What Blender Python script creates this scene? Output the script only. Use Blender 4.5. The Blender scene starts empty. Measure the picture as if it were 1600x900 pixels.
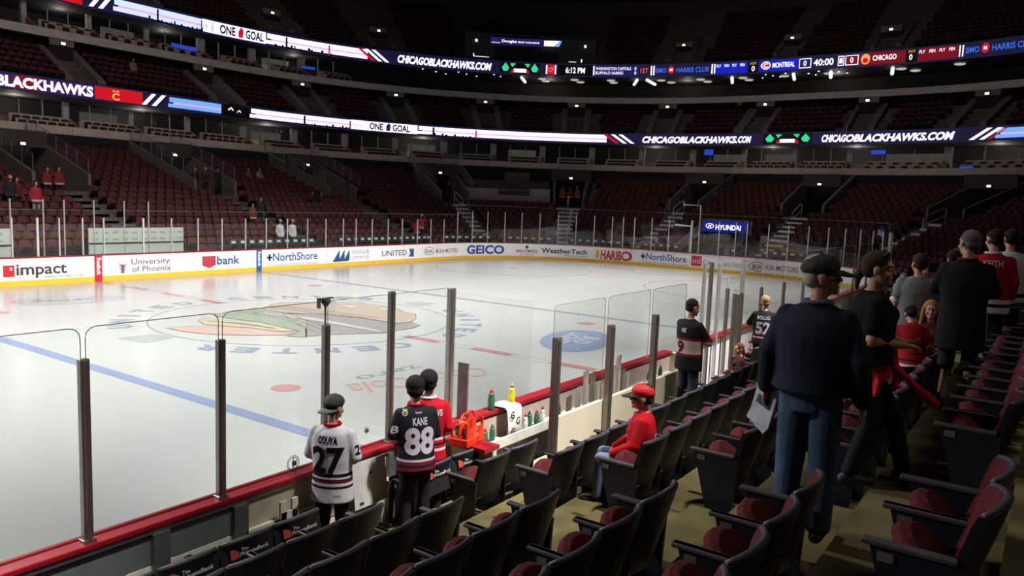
import bpy, bmesh, math, random
from mathutils import Vector, Matrix
from mathutils.bvhtree import BVHTree
random.seed(7)
R = math.radians
SC = bpy.context.scene
COL = SC.collection
# ---------------------------------------------------------------- camera, world, lights, exposure
cd = bpy.data.cameras.new('camera'); cam = bpy.data.objects.new('camera', cd); COL.objects.link(cam)
CX, CY, CZ = -16.0819, -6.2824, 3.9659
YAW, PIT, ROL = 0.6120, -0.1129, 0.0385
fw = Vector((math.cos(YAW)*math.cos(PIT), math.sin(YAW)*math.cos(PIT), math.sin(PIT)))
rt = Vector((math.sin(YAW), -math.cos(YAW), 0)); up = rt.cross(fw)
r2 = rt*math.cos(ROL)+up*math.sin(ROL); u2 = -rt*math.sin(ROL)+up*math.cos(ROL)
cam.matrix_world = Matrix(((r2.x, u2.x, -fw.x, CX), (r2.y, u2.y, -fw.y, CY), (r2.z, u2.z, -fw.z, CZ), (0, 0, 0, 1)))
cd.sensor_width = 36; cd.lens = 36*1206.85/1600; cd.clip_start = 0.05; cd.clip_end = 400
SC.camera = cam
SC.view_settings.view_transform = 'Standard'; SC.view_settings.look = 'None'
SC.view_settings.exposure = 0.0; SC.view_settings.gamma = 1.0; SC.view_settings.use_curve_mapping = False
w = bpy.data.worlds.new('world'); SC.world = w; w.use_nodes = True
w.node_tree.nodes['Background'].inputs[0].default_value = (0.55, 0.6, 0.8, 1)
w.node_tree.nodes['Background'].inputs[1].default_value = 0.012
SC.cycles.max_bounces = 6; SC.cycles.diffuse_bounces = 3; SC.cycles.glossy_bounces = 3
SC.cycles.transparent_max_bounces = 24; SC.cycles.transmission_bounces = 4
SC.cycles.sample_clamp_indirect = 4.0; SC.cycles.caustics_reflective = False; SC.cycles.caustics_refractive = False
try:
    SC.cycles.use_denoising = True; SC.cycles.denoiser = 'OPENIMAGEDENOISE'
except Exception: pass
def area(loc, target, size, power, color=(1, 1, 1), spread=180, sy=None):
    l = bpy.data.lights.new('area_light', 'AREA'); l.energy = power; l.color = color; l.spread = R(spread)
    l.shape = 'RECTANGLE'; l.size = size; l.size_y = sy or size
    o = bpy.data.objects.new('area_light', l); COL.objects.link(o); o.location = loc
    o.rotation_euler = (Vector(target)-Vector(loc)).to_track_quat('-Z', 'Y').to_euler(); return o
# rink lights: banks high over the ice, focused on the sheet
for x in (-24, -8, 8, 24):
    for y in (-5, 31):
        area((x*1.15, y, 24), (x*0.8, 12.95+(y-12.95)*-0.12, 0), 3, 1700, (1, 0.98, 0.96), 52)
for x in (-16, -8, 0, 9):  # added narrow beams above the near stands, lighting bench and board rears
    area((x, -10, 22), (x, -0.1, 0), 1.5, 200, (1, 0.97, 0.92), 20)
# house lights, low: over the near side seats and above the far bowl
area((-9, -13, 13), (-9, -3, 1), 4, 62, (1, 0.93, 0.80), 120)
area((10, -13, 14), (6, -4, 1), 5, 50, (0.85, 0.92, 1.0), 120)
area((-5, 10, 24), (0, 40, 4), 6, 1150, (1.0, 0.84, 0.78), 100)
area((20, 12, 24), (46, 14, 4), 6, 350, (1.0, 0.84, 0.78), 100)
# ---------------------------------------------------------------- helpers
def srgb(r, g, b):
    f = lambda c: (c/255/12.92) if c/255 <= 0.04045 else ((c/255+0.055)/1.055)**2.4
    return (f(r), f(g), f(b))
MATS = {}
def mat(name, col=(0.5, 0.5, 0.5), rough=0.6, metal=0.0, emit=None, strength=1.0, noise=0.12, nscale=8.0, bump=0.0, spec=0.5, coord='Object'):
    if name in MATS: return MATS[name]
    m = bpy.data.materials.new(name); m.use_nodes = True; nt = m.node_tree; b = nt.nodes['Principled BSDF']
    b.inputs['Roughness'].default_value = rough; b.inputs['Metallic'].default_value = metal
    b.inputs['Specular IOR Level'].default_value = spec
    c = (*col, 1)
    if noise > 0:
        tc = nt.nodes.new('ShaderNodeTexCoord'); nz = nt.nodes.new('ShaderNodeTexNoise'); nz.inputs['Scale'].default_value = nscale; nz.inputs['Detail'].default_value = 3
        cr = nt.nodes.new('ShaderNodeValToRGB')
        cr.color_ramp.elements[0].position = 0.3; cr.color_ramp.elements[1].position = 0.7
        cr.color_ramp.elements[0].color = (*[v*(1-noise) for v in col], 1); cr.color_ramp.elements[1].color = (*[min(1, v*(1+noise)) for v in col], 1)
        nt.links.new(tc.outputs[coord], nz.inputs['Vector']); nt.links.new(nz.outputs['Fac'], cr.inputs['Fac']); nt.links.new(cr.outputs['Color'], b.inputs['Base Color'])
        if bump > 0:
            bp = nt.nodes.new('ShaderNodeBump'); bp.inputs['Strength'].default_value = bump; bp.inputs['Distance'].default_value = 0.01
            nt.links.new(nz.outputs['Fac'], bp.inputs['Height']); nt.links.new(bp.outputs['Normal'], b.inputs['Normal'])
    else: b.inputs['Base Color'].default_value = c
    if emit:
        b.inputs['Emission Color'].default_value = (*emit, 1); b.inputs['Emission Strength'].default_value = strength
    MATS[name] = m; return m
def led(name, r, g, b, k=1.0):
    c = srgb(r, g, b)
    return mat('led_'+name, (0.01, 0.01, 0.012), 0.6, emit=c, strength=k, noise=0)
def bands(name, base, lst, axis='Z', rough=0.8, noise_bump=0.25):
    """fabric whose colour changes in bands along an object axis: lst = [(from, to, colour)]"""
    if name in MATS: return MATS[name]
    m = bpy.data.materials.new(name); m.use_nodes = True; nt = m.node_tree; b = nt.nodes['Principled BSDF']; b.inputs['Roughness'].default_value = rough
    b.inputs['Specular IOR Level'].default_value = 0.2
    tc = nt.nodes.new('ShaderNodeTexCoord'); sp = nt.nodes.new('ShaderNodeSeparateXYZ'); nt.links.new(tc.outputs['Object'], sp.inputs[0])
    nz = nt.nodes.new('ShaderNodeTexNoise'); nz.inputs['Scale'].default_value = 5; nt.links.new(tc.outputs['Object'], nz.inputs['Vector'])
    bp = nt.nodes.new('ShaderNodeBump'); bp.inputs['Strength'].default_value = noise_bump; bp.inputs['Distance'].default_value = 0.05
    nt.links.new(nz.outputs['Fac'], bp.inputs['Height']); nt.links.new(bp.outputs['Normal'], b.inputs['Normal'])
    prev = nt.nodes.new('ShaderNodeRGB'); prev.outputs[0].default_value = (*base, 1); out = prev.outputs[0]
    for lo, hi, c in lst:
        a = nt.nodes.new('ShaderNodeMath'); a.operation = 'GREATER_THAN'; a.inputs[1].default_value = lo; nt.links.new(sp.outputs[axis], a.inputs[0])
        d = nt.nodes.new('ShaderNodeMath'); d.operation = 'LESS_THAN'; d.inputs[1].default_value = hi; nt.links.new(sp.outputs[axis], d.inputs[0])
        e = nt.nodes.new('ShaderNodeMath'); e.operation = 'MULTIPLY'; nt.links.new(a.outputs[0], e.inputs[0]); nt.links.new(d.outputs[0], e.inputs[1])
        mx = nt.nodes.new('ShaderNodeMix'); mx.data_type = 'RGBA'; nt.links.new(e.outputs[0], mx.inputs['Factor']); nt.links.new(out, mx.inputs['A']); mx.inputs['B'].default_value = (*c, 1); out = mx.outputs['Result']
    nt.links.new(out, b.inputs['Base Color']); MATS[name] = m; return m
def glassmat(name='clear_glass', tint=(0.97, 0.985, 0.98), base=0.03):
    if name in MATS: return MATS[name]
    m = bpy.data.materials.new(name); m.use_nodes = True; nt = m.node_tree; nt.nodes.remove(nt.nodes['Principled BSDF']); out = nt.nodes['Material Output']
    t = nt.nodes.new('ShaderNodeBsdfTransparent'); t.inputs[0].default_value = (*tint, 1); g = nt.nodes.new('ShaderNodeBsdfGlossy'); g.inputs['Roughness'].default_value = 0.03
    lw = nt.nodes.new('ShaderNodeLayerWeight'); lw.inputs['Blend'].default_value = 0.5
    pw = nt.nodes.new('ShaderNodeMath'); pw.operation = 'POWER'; pw.inputs[1].default_value = 4.5; nt.links.new(lw.outputs['Facing'], pw.inputs[0])
    fr = nt.nodes.new('ShaderNodeMath'); fr.operation = 'MULTIPLY_ADD'; fr.inputs[1].default_value = 0.5; fr.inputs[2].default_value = base; nt.links.new(pw.outputs[0], fr.inputs[0])
    mx = nt.nodes.new('ShaderNodeMixShader'); nt.links.new(fr.outputs[0], mx.inputs[0]); nt.links.new(t.outputs[0], mx.inputs[1]); nt.links.new(g.outputs[0], mx.inputs[2]); nt.links.new(mx.outputs[0], out.inputs[0])
    MATS[name] = m; return m
def tag(o, label=None, cat=None, group=None, kind=None):
    if label: o['label'] = label
    if cat: o['category'] = cat
    if group: o['group'] = group
    if kind: o['kind'] = kind
    return o
def empty(name, loc=(0, 0, 0), rz=0.0, label=None, cat=None, group=None, kind=None):
    o = bpy.data.objects.new(name, None); COL.objects.link(o); o.empty_display_size = 0.2
    o.location = loc; o.rotation_euler = (0, 0, rz); return tag(o, label, cat, group, kind)
class MB:
    def __init__(s): s.v = []; s.f = []; s.m = []
    def add(s, vs, fs, mi=0):
        b = len(s.v); s.v += [tuple(p) for p in vs]; s.f += [tuple(b+i for i in f) for f in fs]; s.m += [mi]*len(fs); return s
    def box(s, c, d, M=None, mi=0):
        x, y, z = d[0]/2, d[1]/2, d[2]/2
        vs = [Vector((a*x, b*y, e*z)) for a in (-1, 1) for b in (-1, 1) for e in (-1, 1)]
        if M is not None: vs = [M @ p for p in vs]
        vs = [p+Vector(c) for p in vs]
        return s.add(vs, [(0, 1, 3, 2), (4, 6, 7, 5), (0, 4, 5, 1), (2, 3, 7, 6), (0, 2, 6, 4), (1, 5, 7, 3)], mi)
    def hexa(s, p, mi=0):   # 4 bottom then 4 top points
        return s.add(p, [(3, 2, 1, 0), (4, 5, 6, 7), (0, 1, 5, 4), (1, 2, 6, 5), (2, 3, 7, 6), (3, 0, 4, 7)], mi)
    def tube(s, pts, r, n=8, mi=0, caps=True):
        pts = [Vector(p) for p in pts]; rr = r if isinstance(r, (list, tuple)) else [r]*len(pts); rings = []
        for i, p in enumerate(pts):
            d = (pts[min(i+1, len(pts)-1)]-pts[max(i-1, 0)]).normalized()
            a = Vector((0, 0, 1)) if abs(d.z) < 0.9 else Vector((1, 0, 0)); x = d.cross(a).normalized(); y = d.cross(x)
            rings.append([p+(x*math.cos(2*math.pi*k/n)+y*math.sin(2*math.pi*k/n))*rr[i] for k in range(n)])
        vs = [q for g in rings for q in g]; fs = [(i*n+k, i*n+(k+1) % n, (i+1)*n+(k+1) % n, (i+1)*n+k) for i in range(len(pts)-1) for k in range(n)]
        if caps: fs += [tuple(range(n))[::-1], tuple((len(pts)-1)*n+k for k in range(n))]
        return s.add(vs, fs, mi)
    def lathe(s, prof, c=(0, 0, 0), n=14, mi=0):
        vs = [(c[0]+r*math.cos(2*math.pi*k/n), c[1]+r*math.sin(2*math.pi*k/n), c[2]+z) for r, z in prof for k in range(n)]
        fs = [(i*n+k, i*n+(k+1) % n, (i+1)*n+(k+1) % n, (i+1)*n+k) for i in range(len(prof)-1) for k in range(n)]
        fs += [tuple(range(n))[::-1], tuple((len(prof)-1)*n+k for k in range(n))]
        return s.add(vs, fs, mi)
    def ell(s, c, r, M=None, n=14, m=9, mi=0):
        vs = []; 
        for i in range(1, m):
            t = math.pi*i/m
            for k in range(n):
                a = 2*math.pi*k/n; p = Vector((r[0]*math.sin(t)*math.cos(a), r[1]*math.sin(t)*math.sin(a), r[2]*math.cos(t)))
                vs.append((M @ p if M is not None else p)+Vector(c))
        for z in (1, -1):
            p = Vector((0, 0, z*r[2])); vs.append((M @ p if M is not None else p)+Vector(c))
        T = (m-1)*n
        fs = [(i*n+k, (i+1)*n+k, (i+1)*n+(k+1) % n, i*n+(k+1) % n) for i in range(m-2) for k in range(n)]
        fs += [(T, k, (k+1) % n) for k in range(n)]+[(T+1, (m-2)*n+(k+1) % n, (m-2)*n+k) for k in range(n)]
        return s.add(vs, fs, mi)
    def caps(s, a, b, ra, rb, n=10, mi=0):
        a = Vector(a); b = Vector(b); d = (b-a); L = d.length or 1e-4; d = d/L; pts = []; rs = []
        for t in (-80, -50, -20): pts.append(a+d*ra*math.sin(R(t))); rs.append(ra*math.cos(R(t)))
        for t in (20, 50, 80): pts.append(b+d*rb*math.sin(R(t))); rs.append(rb*math.cos(R(t)))
        return s.tube(pts, rs, n, mi)
    def build(s, name, mats, parent=None, smooth=False, bevel=0.0):
        me = bpy.data.meshes.new(name); me.from_pydata(s.v, [], s.f)
        for m in (mats if isinstance(mats, (list, tuple)) else [mats]): me.materials.append(m)
        me.polygons.foreach_set('material_index', s.m)
        if smooth: me.polygons.foreach_set('use_smooth', [True]*len(s.f))
        me.update(); o = bpy.data.objects.new(name, me); COL.objects.link(o)
        if parent is not None: o.parent = parent
        if bevel > 0:
            bv = o.modifiers.new('bevel', 'BEVEL'); bv.width = bevel; bv.segments = 2; bv.limit_method = 'ANGLE'
        return o
def evalmesh(obj):
    dg = bpy.context.evaluated_depsgraph_get(); ob = obj.evaluated_get(dg)
    return bpy.data.meshes.new_from_object(ob, preserve_all_data_layers=False, depsgraph=dg)
TXT = {}
def textgeo(s, bold=0.0, shear=0.0, width=1.0, space=1.0):
    """2D letters of height 1 as (verts, faces, width)"""
    key = (s, bold, shear, width, space)
    if key in TXT: return TXT[key]
    c = bpy.data.curves.new('letters', 'FONT'); c.body = s; c.size = 1.39; c.offset = bold; c.shear = shear; c.resolution_u = 3; c.space_character = space; c.fill_mode = 'BOTH'
    o = bpy.data.objects.new('letters', c); COL.objects.link(o); bpy.context.view_layer.update()
    me = evalmesh(o); v = [(p.co.x*width, p.co.y) for p in me.vertices]; f = [tuple(q.vertices) for q in me.polygons]
    bpy.data.objects.remove(o); bpy.data.curves.remove(c); bpy.data.meshes.remove(me)
    x0 = min(p[0] for p in v); x1 = max(p[0] for p in v); v = [(p[0]-x0, p[1]) for p in v]
    TXT[key] = (v, f, x1-x0); return TXT[key]
def slab2d(v, f, axis_step):
    """cut a flat mesh in strips along x so that it can follow a curve"""
    bm = bmesh.new(); vs = [bm.verts.new((p[0], p[1], 0)) for p in v]
    for q in f:
        try: bm.faces.new([vs[i] for i in q])
        except ValueError: pass
    x0 = min(p[0] for p in v); x1 = max(p[0] for p in v); x = x0+axis_step
    while x < x1:
        bmesh.ops.bisect_plane(bm, geom=bm.verts[:]+bm.edges[:]+bm.faces[:], plane_co=(x, 0, 0), plane_no=(1, 0, 0)); x += axis_step
    bm.verts.ensure_lookup_table(); bm.verts.index_update()
    V = [(p.co.x, p.co.y) for p in bm.verts]; F = [tuple(a.index for a in q.verts) for q in bm.faces]; bm.free(); return V, F
def rep(words, n):
    return words[n] if n < len(words) else words[-1]
ORD = ['first', 'second', 'third', 'fourth', 'fifth', 'sixth', 'seventh', 'eighth', 'ninth', 'tenth', 'eleventh', 'twelfth', 'thirteenth', 'fourteenth', 'fifteenth', 'sixteenth', 'seventeenth', 'eighteenth', 'nineteenth']
TENS = {2: 'twent', 3: 'thirt', 4: 'fort', 5: 'fift', 6: 'sixt', 7: 'sevent', 8: 'eight'}
def nth(i):   # 0-based
    if i < 19: return ORD[i]
    t, u = divmod(i+1, 10)
    return TENS[t]+('ieth' if u == 0 else 'y-'+ORD[u-1])
# ---------------------------------------------------------------- bowl path: offsets of the rink outline
R0 = 8.53; HX = 30.48; RW = 25.91; PA = HX-R0; CY1 = RW-R0; CY0 = R0; QA = (R0+10)*math.pi/2; E1 = CY1-CY0; UN = PA+2*QA+E1
def P(u, d, z=0.0):
    if u <= PA: return Vector((u, RW+d, z))
    v = u-PA
    if v <= QA:
        a = math.pi/2-v/(R0+10); return Vector((PA+math.cos(a)*(R0+d), CY1+math.sin(a)*(R0+d), z))
    v -= QA
    if v <= E1: return Vector((HX+d, CY1-v, z))
    v -= E1
    if v <= QA:
        a = -v/(R0+10); return Vector((PA+math.cos(a)*(R0+d), CY0+math.sin(a)*(R0+d), z))
    return Vector((PA-(v-QA), -d, z))
def NRM(u):
    return (P(u, 11)-P(u, 10)).normalized()
def us(u0, u1, step=1.0):
    L = [u0]; 
    n = max(1, int(round((u1-u0)/step)))
    return [u0+(u1-u0)*i/n for i in range(n+1)]
def strip(mb, u0, u1, prof, step=1.0, mi=0, close=True, capends=True):
    """sweep profile [(d,z),...] along the bowl path"""
    U = us(u0, u1, step); n = len(prof); vs = [P(u, d, z) for u in U for d, z in prof]
    m = n if close else n-1
    fs = [(i*n+k, (i+1)*n+k, (i+1)*n+(k+1) % n, i*n+(k+1) % n) for i in range(len(U)-1) for k in range(m)]
    if close and capends: fs += [tuple(range(n)), tuple((len(U)-1)*n+k for k in range(n))[::-1]]
    mb.add(vs, fs, mi); return mb
def rect(mb, u0, u1, d0, d1, z0, z1, step=1.0, mi=0): return strip(mb, u0, u1, [(d0, z0), (d1, z0), (d1, z1), (d0, z1)], step, mi)
def path_text(mb, s, u0, u1, z0, h, d, mi=0, bold=0.02, shear=0, dz=0.0, cut=0.6):
    """write s along the path between u0 and u1 on the face at offset d, facing the rink"""
    v, f, wd = textgeo(s, bold, shear); V, F = slab2d(v, f, max(wd/ max(1, (u1-u0)/cut), 0.05)*1.0 if (u1-u0) > cut else wd+1)
    mb.add([P(u0+(u1-u0)*x/wd, d, z0+y*h) for x, y in V], F, mi); return mb
def path_poly(mb, pts, d, mi=0):
    """pts in (u,z)"""
    mb.add([P(u, d, z) for u, z in pts], [tuple(range(len(pts)))], mi); return mb
def path_quad(mb, u0, u1, z0, z1, d, mi=0, sl=0.0, step=0.6):
    U = us(u0, u1, step); n = len(U)
    mb.add([P(u, d, z0) for u in U]+[P(u+sl, d, z1) for u in U], [(i, i+1, n+i+1, n+i) for i in range(n-1)], mi); return mb
def interp(x, X, Y):
    for i in range(len(X)-1):
        if X[i] <= x <= X[i+1]: return Y[i]+(Y[i+1]-Y[i])*(x-X[i])/(X[i+1]-X[i])
    i = 0 if x < X[0] else len(X)-2
    return Y[i]+(Y[i+1]-Y[i])*(x-X[i])/(X[i+1]-X[i])
# ---------------------------------------------------------------- materials
M_ice = mat('ice', tuple(v*0.51 for v in srgb(204, 207, 203)), 0.19, noise=0.025, nscale=0.35, spec=0.3)
def icepaint(n, c):
    c = tuple((v*0.72+0.62*0.28)*0.50 for v in c)
    return mat('ice_paint_'+n, c, 0.2, noise=0.05, nscale=3, spec=0.3)
M_board = mat('board_white', srgb(241, 238, 242), 0.3, noise=0.02)
M_kick = mat('kickplate_yellow', srgb(232, 184, 48), 0.35, noise=0.04)
M_cap = mat('cap_red', srgb(142, 20, 34), 0.4, noise=0.06)
M_alu = mat('aluminium', (0.30, 0.27, 0.25), 0.38, 0.85, noise=0.08)
M_aluL = mat('aluminium_light', (0.62, 0.60, 0.58), 0.35, 0.6, noise=0.05)
M_dark = mat('dark_steel', (0.03, 0.03, 0.032), 0.5, 0.3)
M_glass = glassmat()
M_edge = mat('glass_edge', (0.10, 0.13, 0.12), 0.3, noise=0)
M_conc = mat('concrete_band', srgb(206, 194, 184), 0.8, noise=0.1, nscale=2)
M_tread = mat('terrace_concrete', (0.12, 0.105, 0.095), 0.85, noise=0.15, nscale=3)
M_tan = mat('terrace_tan', (0.125, 0.10, 0.034), 0.8, noise=0.4, nscale=2.2)
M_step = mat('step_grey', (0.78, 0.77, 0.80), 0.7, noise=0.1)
M_nos = mat('step_nosing', (0.04, 0.04, 0.045), 0.7, noise=0)
M_wallg = mat('parapet_grey', (0.17, 0.15, 0.125), 0.8, noise=0.15)
M_black = mat('portal_black', (0.014, 0.013, 0.016), 0.9, noise=0)
M_navy = mat('seat_shell', (0.009, 0.012, 0.019), 0.45, noise=0.15)
M_navytrim = mat('seat_trim', (0.05, 0.05, 0.068), 0.5, noise=0.1)
M_red = mat('seat_fabric', (0.085, 0.011, 0.015), 0.85, noise=0.3, nscale=40, bump=0.3, spec=0.2)
M_redfar = mat('far_seat_fabric', (0.085, 0.024, 0.023), 0.8, noise=0.25, nscale=0.7, spec=0.2)
M_arm = mat('armrest', (0.07, 0.06, 0.065), 0.5, noise=0.1)
M_white = mat('white_label', (0.6, 0.6, 0.6), 0.6, noise=0)
M_txtdark = mat('lettering_dark', (0.03, 0.03, 0.035), 0.5, noise=0)
M_cream = mat('cream_panel', srgb(214, 204, 182), 0.5, noise=0.05, nscale=2)
M_lamp = led('lamp_warm', 255, 236, 214, 3.0)
# ---------------------------------------------------------------- ice sheet and its markings
mb = MB(); N = 24
out = []
for cx, cy, a0 in ((PA, CY1, 90), (PA, CY0, 0), (-PA, CY0, -90), (-PA, CY1, -180)):
    for k in range(N+1):
        a = R(a0-90*k/N); out.append((cx+R0*math.cos(a), cy+R0*math.sin(a), 0))
mb.add(out, [tuple(range(len(out)))[::-1]])
ice = mb.build('floor', M_ice); tag(ice, kind='structure')
CYc = RW/2; ZP = 0.004
def icepart(name, fn, m, z=ZP):
    b = MB(); fn(b, z); return b.build(name, m, ice)
M_pred = icepaint('red', srgb(196, 110, 112)); M_pblue = icepaint('blue', srgb(120, 146, 198)); M_pnavy = icepaint('navy', srgb(128, 142, 172)); M_pdark = icepaint('dark', srgb(136, 140, 148))
def qd(b, x0, x1, y0, y1, z): b.add([(x0, y0, z), (x1, y0, z), (x1, y1, z), (x0, y1, z)], [(0, 1, 2, 3)])
icepart('blue_line', lambda b, z: qd(b, -7.92, -7.62, 0.02, RW-0.02, z), M_pblue)
icepart('blue_line', lambda b, z: qd(b, 7.62, 7.92, 0.02, RW-0.02, z), icepaint('blue_far', srgb(140, 150, 170)))
def dashes(b, z):
    y = 0.02
    for k in range(-1, 11):
        y0 = 2.48+k*2.48; 
        if 9.2 < y0 < 16: continue
        qd(b, -0.15, 0.15, max(y0, 0.03), min(y0+1.24, RW-0.03), z)
    for x in (-0.165, 0.15): qd(b, x, x+0.015, 0.03, 8.6, z); qd(b, x, x+0.015, 17.3, RW-0.03, z)
icepart('red_line', dashes, M_pred)
def ring(b, cx, cy, r, wd, z, n=96, a0=0, a1=360):
    vs = []
    for k in range(n+1):
        a = R(a0+(a1-a0)*k/n); c, s = math.cos(a), math.sin(a); vs += [(cx+(r-wd/2)*c, cy+(r-wd/2)*s, z), (cx+(r+wd/2)*c, cy+(r+wd/2)*s, z)]
    b.add(vs, [(2*k, 2*k+1, 2*k+3, 2*k+2) for k in range(n)])
def disc(b, cx, cy, rx, ry, z, rot=0, n=48):
    b.add([(cx+rx*math.cos(t)*math.cos(rot)-ry*math.sin(t)*math.sin(rot), cy+rx*math.cos(t)*math.sin(rot)+ry*math.sin(t)*math.cos(rot), z) for t in [2*math.pi*k/n for k in range(n)]], [tuple(range(n))])
icepart('centre_circle', lambda b, z: ring(b, 0, CYc, 4.55, 0.05, z), M_pnavy)
for sx in (-1, 1):
    for sy in (-1, 1):
        icepart('faceoff_spot', lambda b, z: disc(b, sx*6.1, CYc+sy*6.71, 0.3, 0.3, z), icepaint('spot', srgb(206, 128, 126)))
        if sx > 0:
            icepart('faceoff_circle', lambda b, z: ring(b, 21.0, CYc+sy*6.71, 4.55, 0.05, z), M_pred)
            icepart('faceoff_spot', lambda b, z: disc(b, 21.0, CYc+sy*6.71, 0.3, 0.3, z), M_pred)
icepart('goal_line', lambda b, z: qd(b, 27.1, 27.15, 1.2, RW-1.2, z), M_pred)
icepart('goal_crease', lambda b, z: (ring(b, 27.1, CYc, 1.8, 0.05, z, 32, 90, 270)), M_pblue)
def ice_text(b, s, cx, cy, rot, h, wd, z, bold=0.02, shear=0):
    v, f, w0 = textgeo(s, bold, shear); c, sn = math.cos(rot), math.sin(rot); k = wd/w0
    b.add([(cx+(x*k-wd/2)*c-(y-0.5)*h*sn, cy+(x*k-wd/2)*sn+(y-0.5)*h*c, z) for x, y in v], f)
for word, a0, a1 in (('UNITED', 156, 101), ('CENTER', 78, 24), ('UNITED', -22, -78), ('CENTER', -102, -157)):
    b = MB()
    for i, ch in enumerate(word):
        a = a0+(a1-a0)*i/5; ice_text(b, ch, 5.27*math.cos(R(a)), CYc+5.27*math.sin(R(a)), R(a-90), 0.62, 0.24 if ch == 'I' else 0.60, ZP, 0.055)
    b.build('ice_lettering', M_pnavy, ice)
LOGO = dict(pink=[(-4.04, 14.05), (-3.52, 13.98), (-2.76, 13.47), (-2.33, 12.46), (-2.12, 11.51), (-1.93, 11.09), (-2.35, 10.98), (-3.01, 11.53), (-3.71, 12.37), (-4.0, 13.21)],
 yel=[(-2.7, 14.58), (-2.45, 14.87), (-2.21, 14.84), (-2.12, 14.35), (-1.53, 13.22), (-1.63, 11.22), (-2.09, 11.54), (-2.33, 12.46), (-2.76, 13.47), (-2.93, 13.95)],
 green=[(-1.6, 15.41), (-1.1, 15.56), (-0.35, 15.53), (0.18, 15.3), (0.18, 14.1), (-0.23, 12.6), (-1.3, 11.38), (-2.14, 10.36), (-2.42, 10.82), (-2.03, 10.98), (-1.71, 11.19), (-1.53, 13.22), (-1.79, 14.55), (-1.85, 14.96)],
 face=[(0.24, 15.45), (1.22, 16.15), (1.75, 16.28), (2.24, 15.96), (2.7, 15.53), (3.35, 15.13), (3.77, 14.57), (3.87, 13.34), (3.75, 12.56), (3.34, 11.85), (3.3, 11.28), (2.64, 10.67), (1.91, 10.21), (1.36, 10.34), (1.36, 11.78), (0.95, 13.26), (0.15, 14.32), (0.18, 14.1)],
 hair=[(-0.03, 14.09), (0.95, 13.26), (1.36, 11.78), (1.36, 10.34), (1.91, 10.21), (1.71, 9.62), (1.09, 9.4), (0.5, 9.45), (-0.15, 9.42), (-1.43, 10.23), (-2.08, 10.44), (-1.3, 11.38)],
 band=[(-0.25, 14.85), (0.06, 14.21), (0.3, 12.51), (0.14, 9.94), (-0.02, 9.45), (-0.14, 9.66), (-0.14, 12.0), (-0.3, 13.75), (-0.54, 14.82)])
LC = dict(pink=(222, 178, 160), yel=(208, 200, 152), green=(150, 166, 138), face=(196, 174, 152), hair=(150, 146, 144), band=(214, 196, 190))
def logopart(b, pts, z): b.add([(x, y, z) for x, y in pts], [tuple(range(len(pts)))])
for i, k in enumerate(('hair', 'face', 'pink', 'yel', 'green', 'band')):
    icepart('centre_logo', lambda b, z: logopart(b, LOGO[k], z+0.001*i), icepaint('logo_'+k, srgb(*LC[k])))
def line2d(b, pts, wd, z):
    for (x0, y0), (x1, y1) in zip(pts, pts[1:]):
        d = Vector((x1-x0, y1-y0)); L = d.length
        if L < 1e-4: continue
        n = Vector((-d.y, d.x))/L*wd/2; b.add([(x0-n.x, y0-n.y, z), (x1-n.x, y1-n.y, z), (x1+n.x, y1+n.y, z), (x0+n.x, y0+n.y, z)], [(0, 1, 2, 3)])
b = MB()
for k in LOGO: line2d(b, LOGO[k]+LOGO[k][:1], 0.035, ZP+0.008)
for t in (0.25, 0.5, 0.75):
    line2d(b, [(-1.0+t*0.9, 15.4-t*0.3), (-0.9+t*1.1, 13.4), (-1.4+t*1.2, 11.6), (-1.7+t, 10.7)], 0.05, ZP+0.008)
    line2d(b, [(0.3+t*1.0, 15.5+t*0.3), (0.7+t*1.1, 13.6), (0.9+t*1.2, 12.2-t)], 0.04, ZP+0.008)
    line2d(b, [(-2.6+t*0.3, 14.5-t*0.4), (-2.2+t*0.3, 13.2), (-2.0+t*0.2, 12.0)], 0.04, ZP+0.008)
b.build('logo_outline', icepaint('outline', srgb(150, 140, 132)), ice)
b = MB(); logopart(b, [(2.5, 14.3), (2.9, 14.2), (3.0, 13.6), (2.7, 13.7)], ZP+0.009); logopart(b, [(3.2, 12.9), (3.4, 12.9), (3.3, 12.4), (3.15, 12.5)], ZP+0.009); b.build('logo_highlight', icepaint('white', srgb(226, 222, 218)), ice)
# oval beer advert, script drink advert, far oval advert, small sponsor diamonds
icepart('painted_advert', lambda b, z: disc(b, 3.15, 4.86, 1.85, 1.0, z, R(20)), icepaint('adblue', srgb(112, 150, 196)))
icepart('painted_advert', lambda b, z: ring(b, 0, 0, 0, 0, z) if False else disc(b, 3.3, 5.0, 1.6, 0.8, z+0.001, R(20)), icepaint('adblue2', srgb(128, 158, 204)))
b = MB(); ice_text(b, 'BUD', 3.35, 5.05-0.42, R(190), 0.5, 1.3, ZP+0.006, 0.05, 0.15); ice_text(b, 'LIGHT', 3.3, 5.2, R(190), 0.5, 1.9, ZP+0.006, 0.05, 0.15); b.build('painted_lettering', icepaint('adwhite', srgb(222, 226, 236)), ice)
b = MB(); ice_text(b, 'Coca-Cola', -3.6, 4.75, R(165), 0.85, 3.5, ZP, 0.015, 0.45); b.build('painted_lettering', icepaint('adred', srgb(218, 160, 156)), ice)
b = MB(); ice_text(b, 'zero', -3.6, 5.72, R(178), 0.45, 1.9, ZP, 0.0, 0); b.build('painted_lettering', icepaint('adgrey', srgb(150, 154, 154)), ice)
icepart('painted_advert', lambda b, z: disc(b, -3.3, 21.2, 1.75, 1.1, z, R(-10)), icepaint('adsteel', srgb(176, 184, 186)))
b = MB(); ice_text(b, 'Bauer', -3.5, 21.3, R(-14), 0.6, 2.0, ZP+0.004, 0.04, 0.2); b.build('painted_lettering', M_pdark, ice)
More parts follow.
